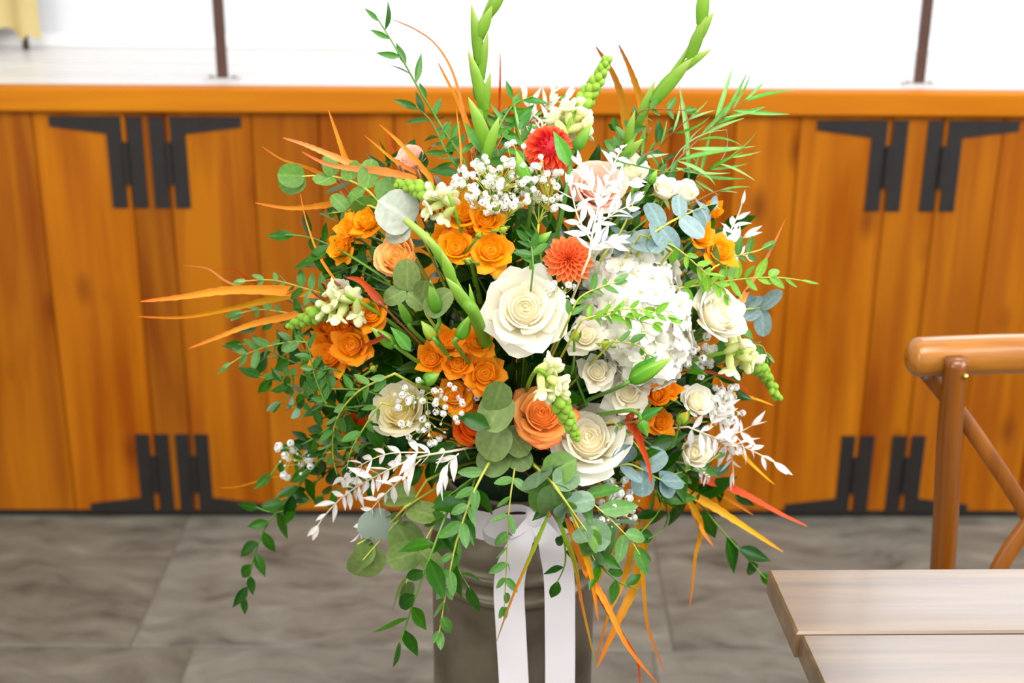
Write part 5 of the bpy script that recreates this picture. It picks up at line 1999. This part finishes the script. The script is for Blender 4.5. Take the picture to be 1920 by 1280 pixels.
euc('olive eucalyptus stem above the lowest ruscus leaf', [(840, 940), (810, 990, 1.43), (780, 1050, 1.43), (750, 1120, 1.43)], 3, 62, 'euc_olive', off=0.0, taper=0.9)
euc('outlying pair of dull eucalyptus leaves over the floor', [(760, 950), (720, 990, 1.47), (670, 1020, 1.47)], 2, 44, 'euc_olive', kind='egg', spread=50)
euc('blue-grey eucalyptus beside the half hidden white rose', [(1130, 480), (1160, 440), (1180, 400), (1190, 370)], 4, 44, 'euc_blue', off=0.02, kind='egg')

# ---- long narrow willow leaves
GW = 'narrow-leaved willow sprigs'


def willow(label, pts, n, lpx, **kw):
    return sprig('willow_sprig', label, 'foliage', GW, pts, 'lance', lpx, n, 'willow', kw.pop('off', 0.03), mode='opp', spread=kw.pop('spread', 42), flat=0.9, stem='stem_red', droop=0.35, r=0.0012, taper=0.8, **kw)


willow('long narrow-leaved sprig reaching toward the stage hinge', [(1240, 330), (1300, 270), (1350, 225), (1400, 185)], 11, 118)
willow('narrow-leaved sprig above the blue-grey eucalyptus', [(1260, 360), (1310, 330), (1340, 310), (1375, 290)], 9, 96)
willow('short narrow-leaved sprig behind the bent gladiolus', [(1180, 300), (1230, 280), (1260, 250), (1300, 215)], 6, 76)
willow('narrow-leaved sprig behind the tall snapdragon', [(960, 300), (985, 240), (1020, 200), (1050, 185)], 7, 80, off=0.05)
willow('narrow-leaved sprig beside the tall gladiolus', [(900, 330), (940, 260), (950, 220), (970, 190)], 6, 76, off=0.05)
willow('low narrow-leaved sprig under the white side roses', [(1260, 400), (1310, 375), (1340, 360), (1370, 355)], 4, 66)

# ---- bleached white ruscus
GB = 'bleached white ruscus stems'


def bleached(label, pts, n, lpx, off, branch=None, **kw):
    n = int(n * 1.4)
    branch = [(b_, int(q * 1.4)) for b_, q in (branch or [])]
    return sprig('bleached_ruscus', label, 'ruscus', GB, pts, 'slim', lpx, n, 'ruscus_white', off, mode='opp', spread=kw.pop('spread', 44), stem='stem_pale', r=0.0012, branch=branch, flat=kw.pop('flat', 0.6), droop=kw.pop('droop', 0.1), **kw)


bleached('bleached white ruscus in front of the blush pink rose', [(1105, 480), (1112, 430), (1128, 370), (1150, 310), (1168, 275)], 8, 46, -0.045,
         [([(1108, 450), (1085, 410), (1075, 375), (1068, 340)], 4), ([(1115, 425), (1150, 400), (1180, 385), (1195, 372)], 4), ([(1125, 380), (1100, 340), (1085, 305)], 4), ([(1105, 470), (1130, 455), (1155, 450)], 4),
          ([(1135, 360), (1170, 345), (1195, 335)], 3)])
bleached('bleached ruscus drooping at the lower edge, tips bright white', [(850, 845), (780, 858), (710, 890), (650, 925), (610, 965), (590, 995)], 12, 48, -0.05,
         [([(790, 860), (750, 900), (700, 950), (672, 1005)], 7), ([(800, 848), (730, 850), (680, 870), (640, 900)], 6), ([(860, 850), (840, 870), (828, 900)], 4)], droop=0.3)
bleached('bleached ruscus at the flank, reaching toward the chair', [(1290, 800), (1340, 820), (1400, 840), (1462, 872)], 9, 46, -0.01,
         [([(1340, 820), (1370, 850), (1375, 895)], 6), ([(1350, 822), (1390, 808), (1420, 792)], 4), ([(1330, 800), (1350, 770), (1360, 745)], 3)], droop=0.3)
bleached('spiky bleached ruscus tuft behind the yellow-orange rose', [(1340, 480), (1365, 440), (1385, 400), (1392, 376)], 8, 44, 0.02, [([(1355, 460), (1385, 450), (1402, 440)], 4), ([(1350, 470), (1380, 475), (1402, 480)], 4)], flat=0.9)
bleached('faint bleached ruscus plume behind the coral ball dahlia', [(1010, 260), (1020, 220), (1035, 180), (1045, 130)], 8, 44, 0.05, [([(1015, 240), (1040, 215), (1065, 180)], 4), ([(1012, 240), (995, 210), (985, 175)], 4)], flat=0.9)
bleached('small bleached ruscus bit under the low white spray rose', [(1300, 870), (1315, 885), (1330, 895)], 4, 32, -0.01, flat=0.8)

# ---- long dyed strap leaves
GL = 'dyed orange strap leaves'


def strap(label, pts, wpx, mat, off=0.0, serr=0.12, twist=0.6, seed=0):
    R = random.Random(len(label) * 17 + seed)
    c = pts3(pts, off)
    path = crom(c, 8)
    t = Thing('strap_leaf', label, 'strap leaf', ROOT, GL)
    n = len(path)
    vs, fs, sh = [], [], []
    tw0 = R.uniform(-0.4, 0.4)
    for i, p in enumerate(path):
        f = i / (n - 1)
        tg = (path[min(n - 1, i + 1)] - path[max(0, i - 1)]).normalized()
        view = (CAM - p).normalized()
        side = tg.cross(view).normalized()
        nn_ = side.cross(tg)
        tw = tw0 + twist * math.sin(f * 2.6)
        wd = side * math.cos(tw) + nn_ * math.sin(tw)
        nr = wd.cross(tg)
        w = wpx * 0.5 * pxm(p) * min(1.0, 0.45 + 2.2 * f) * (max(0.02, 1 - f) ** 0.62)
        jag = 1 + serr * (1 if i % 2 else -0.5) * R.random() * 1.6
        for u in (-1, -0.5, 0, 0.5, 1):
            vs.append(p + wd * (u * w * (jag if abs(u) == 1 else 1)) + nr * (abs(u) * w * 0.45))
            sh.append(f)
    for i in range(n - 1):
        for k_ in range(4):
            fs.append((i * 5 + k_, i * 5 + k_ + 1, (i + 1) * 5 + k_ + 1, (i + 1) * 5 + k_))
    t.add('blade', mesh_from('blade', vs, fs, M[mat], True, sh))
    mb = MB()
    mb.tube(crom([ROOT, ROOT.lerp(c[0], 0.5) + Vector((0, 0.0, 0.015)), c[0], path[1]], 4), 0.0014, 5)
    t.add('stem', mb.mesh('stem', M['stem_red']))
    return t


STR = [
    ('longest orange strap leaf, top of the three pointing far out', [(600, 556), (540, 545), (430, 543), (340, 556), (264, 565)], 24, 'b_orange', 0.0),
    ('middle of the three long orange straps, thin and yellowish', [(620, 540), (500, 562), (420, 580), (340, 594), (258, 593)], 16, 'b_amber', 0.01),
    ('lowest of the three long orange straps, bent downward', [(640, 560), (550, 590), (470, 608), (400, 635), (354, 653)], 16, 'b_orange', 0.0),
    ('short curled coral strap over the longest orange strap', [(520, 550), (434, 530), (390, 503), (342, 497)], 9, 'b_coral', 0.02),
    ('thin rust strap curling behind the longest orange strap', [(520, 550), (470, 525), (440, 505), (400, 506)], 7, 'b_rust', 0.04),
    ('coral strap with a red tip crossing above the round eucalyptus', [(760, 330), (690, 318), (620, 290), (570, 270), (530, 258)], 17, 'b_coral', -0.01),
    ('broad coral strap lying on the round eucalyptus', [(790, 338), (720, 320), (660, 314), (610, 305), (566, 284)], 19, 'b_coral', -0.02),
    ('orange strap tip poking out beyond the round eucalyptus', [(640, 345), (580, 314), (530, 298), (491, 274)], 12, 'b_orange', 0.02),
    ('upright orange strap rising before the stage planks', [(660, 330), (646, 290), (632, 250), (616, 206)], 15, 'b_orange', 0.03),
    ('slanted orange strap beside the back peach rose', [(820, 350), (780, 300), (745, 262), (712, 233)], 14, 'b_orange', 0.0),
    ('thin orange strap nearest the back peach rose', [(790, 330), (740, 300), (710, 275), (684, 254)], 9, 'b_orange', 0.01),
    ('faint orange strap upright behind the back peach rose', [(755, 320), (742, 290), (732, 265), (725, 245)], 10, 'b_rust', 0.06),
    ('jagged orange strap level with the orange trio', [(650, 376), (600, 385), (540, 389), (478, 380)], 15, 'b_orange', 0.01),
    ('thin orange strap hanging vertically across the planks', [(640, 540), (600, 480), (574, 410), (560, 345)], 8, 'b_orange', 0.0),
    ('red curled strap over the outermost cluster', [(720, 575), (700, 550), (675, 525), (650, 520)], 20, 'b_rust', -0.05),
    ('tall orange strap curving over beside the tall gladiolus', [(890, 310), (875, 230), (852, 140), (820, 85), (780, 55), (735, 36)], 11, 'b_coral', 0.04),
    ('broad orange strap behind the tall gladiolus', [(895, 290), (870, 210), (845, 160), (822, 118)], 18, 'b_orange', 0.05),
    ('thin vertical orange strap in front of the tall gladiolus leaves', [(866, 330), (864, 270), (858, 220), (855, 195)], 6, 'b_orange', 0.0),
    ('bronze strap with a curved tip behind the tall snapdragon', [(1180, 270), (1172, 200), (1152, 140), (1118, 88)], 24, 'b_bronze', 0.05),
    ('slim bronze strap between snapdragon and bent gladiolus', [(1212, 260), (1202, 190), (1182, 130), (1160, 84)], 18, 'b_bronze', 0.05),
    ('thin brown strap tip standing behind the gladiolus', [(930, 260), (936, 200), (938, 150), (938, 100)], 7, 'b_rust', 0.06),
    ('coral strap pointing up past the bright eucalyptus', [(1370, 590), (1410, 530), (1445, 470), (1472, 412)], 10, 'b_coral', 0.01),
    ('thin red strap under the arching snapdragon', [(1280, 695), (1340, 700), (1385, 720), (1418, 748)], 9, 'b_rust', 0.01),
    ('yellow strap tip beneath the arching snapdragon', [(1340, 740), (1380, 740), (1415, 748), (1450, 760)], 13, 'b_yellow', 0.01),
    ('yellow strap poking below the bleached leaves', [(1370, 820), (1400, 860), (1425, 885), (1452, 908)], 10, 'b_yellow', 0.02),
    ('long jagged orange-red strap low above the floor', [(1260, 890), (1340, 905), (1400, 930), (1460, 962), (1513, 986)], 21, 'b_red', 0.01),
    ('long yellow-orange strap just below the jagged red one', [(1260, 905), (1330, 945), (1400, 990), (1468, 1034)], 19, 'b_yellow', 0.0),
    ('flat orange strap behind the glossy ruscus leaf', [(1250, 890), (1310, 905), (1370, 940), (1412, 965)], 14, 'b_amber', 0.03),
    ('red jagged strap hanging beside the lower white rose', [(1190, 790), (1200, 830), (1214, 870), (1222, 908)], 18, 'b_red', -0.04),
    ('red-orange strap peeping behind the lower white rose', [(1190, 770), (1178, 790), (1190, 815), (1200, 835)], 16, 'b_rust', -0.02),
    ('amber strap hanging straight down before the floor', [(1270, 910), (1312, 980), (1302, 1040), (1298, 1090), (1293, 1136)], 17, 'b_amber', 0.0),
    ('short orange strap forked off the hanging amber one', [(1290, 935), (1308, 975), (1320, 1000), (1338, 1024)], 13, 'b_orange', 0.0),
    ('long amber strap hanging to the lower frame edge', [(1180, 940), (1200, 1020), (1204, 1090), (1215, 1180), (1246, 1258)], 17, 'b_amber', 0.04),
    ('broad bronze strap hanging behind the churn side', [(1215, 960), (1195, 1080), (1160, 1160), (1120, 1250)], 26, 'b_amber', 0.07),
    ('second bronze strap hanging behind the churn side', [(1200, 960), (1170, 1080), (1140, 1150), (1118, 1235)], 18, 'b_amber', 0.08),
    ('thin faded bronze strap close to the churn side', [(1180, 960), (1150, 1030), (1120, 1090), (1110, 1130)], 9, 'b_bronze', 0.08),
    ('twisted orange strap crossing the right churn side', [(1060, 960, 1.40), (1095, 1060, 1.39), (1135, 1130, 1.39), (1175, 1210, 1.39), (1232, 1280, 1.39)], 18, 'b_orange', 0.0),
    ('thin orange strap ending by the twisted one', [(1100, 1080, 1.395), (1160, 1180, 1.395), (1195, 1240, 1.395), (1200, 1300, 1.395)], 9, 'b_rust', 0.0),
    ('green-to-orange strap along the churn edge', [(1040, 960, 1.40), (1075, 1050, 1.39), (1090, 1130, 1.395), (1118, 1250, 1.40)], 13, 'b_green', 0.0),
    ('amber-green strap tip hanging in front of the churn side', [(1075, 960, 1.40), (1095, 1030, 1.385), (1110, 1090, 1.385), (1122, 1165, 1.385)], 17, 'b_amber', 0.0),
    ('thin green strap slanting across the left ribbon tail', [(1030, 960, 1.395), (995, 1040, 1.39), (960, 1120, 1.39), (930, 1205, 1.395)], 10, 'b_green', 0.0),
    ('thin coiled orange strap at the outer lower edge', [(600, 880), (520, 890), (450, 910), (410, 914)], 10, 'b_amber', 0.02),
    ('rust strap touching the ragged orange spray rose', [(720, 630), (700, 640), (680, 648), (655, 660)], 12, 'b_rust', -0.05),
    ('coral straps fragment beneath the side-on white rose', [(1400, 545), (1385, 570), (1370, 590), (1360, 610)], 18, 'b_coral', 0.03),
]
for i, (lab, pts, w, mt, of) in enumerate(STR):
    strap(lab, pts, w, mt, of, seed=i)

# single dark leaves lying on roses
for lab, a, b_, of in (('dark green leaf lying across the deep orange rose', (918, 800), (858, 776), -0.035), ('dark drooping leaf below the cream rose', (692, 790), (722, 848), -0.03),
                       ('dark leaf under the bicolour rose, pointing down', (1000, 840), (1010, 800), -0.01)):
    p0 = Q(*a, of)
    p1 = Qs(*b_, p0, -0.004)
    t = Thing('loose_leaf', lab, 'leaf', ROOT, 'single dark leaves')
    L_ = (p1 - p0).length
    t.add('blade', leaf_mesh('ruscus', 1, 'ruscus'), basis(p0, p1 - p0, (CAM - p0).normalized() + Vector((0.1, 0, 0.2)), (L_ * 1.25, L_, L_)))
    mb = MB()
    mb.tube(crom([ROOT, ROOT.lerp(p0, 0.5) + Vector((0, 0.03, 0.02)), p0], 4), 0.0012, 5)
    t.add('stem', mb.mesh('stem', M['stem']))
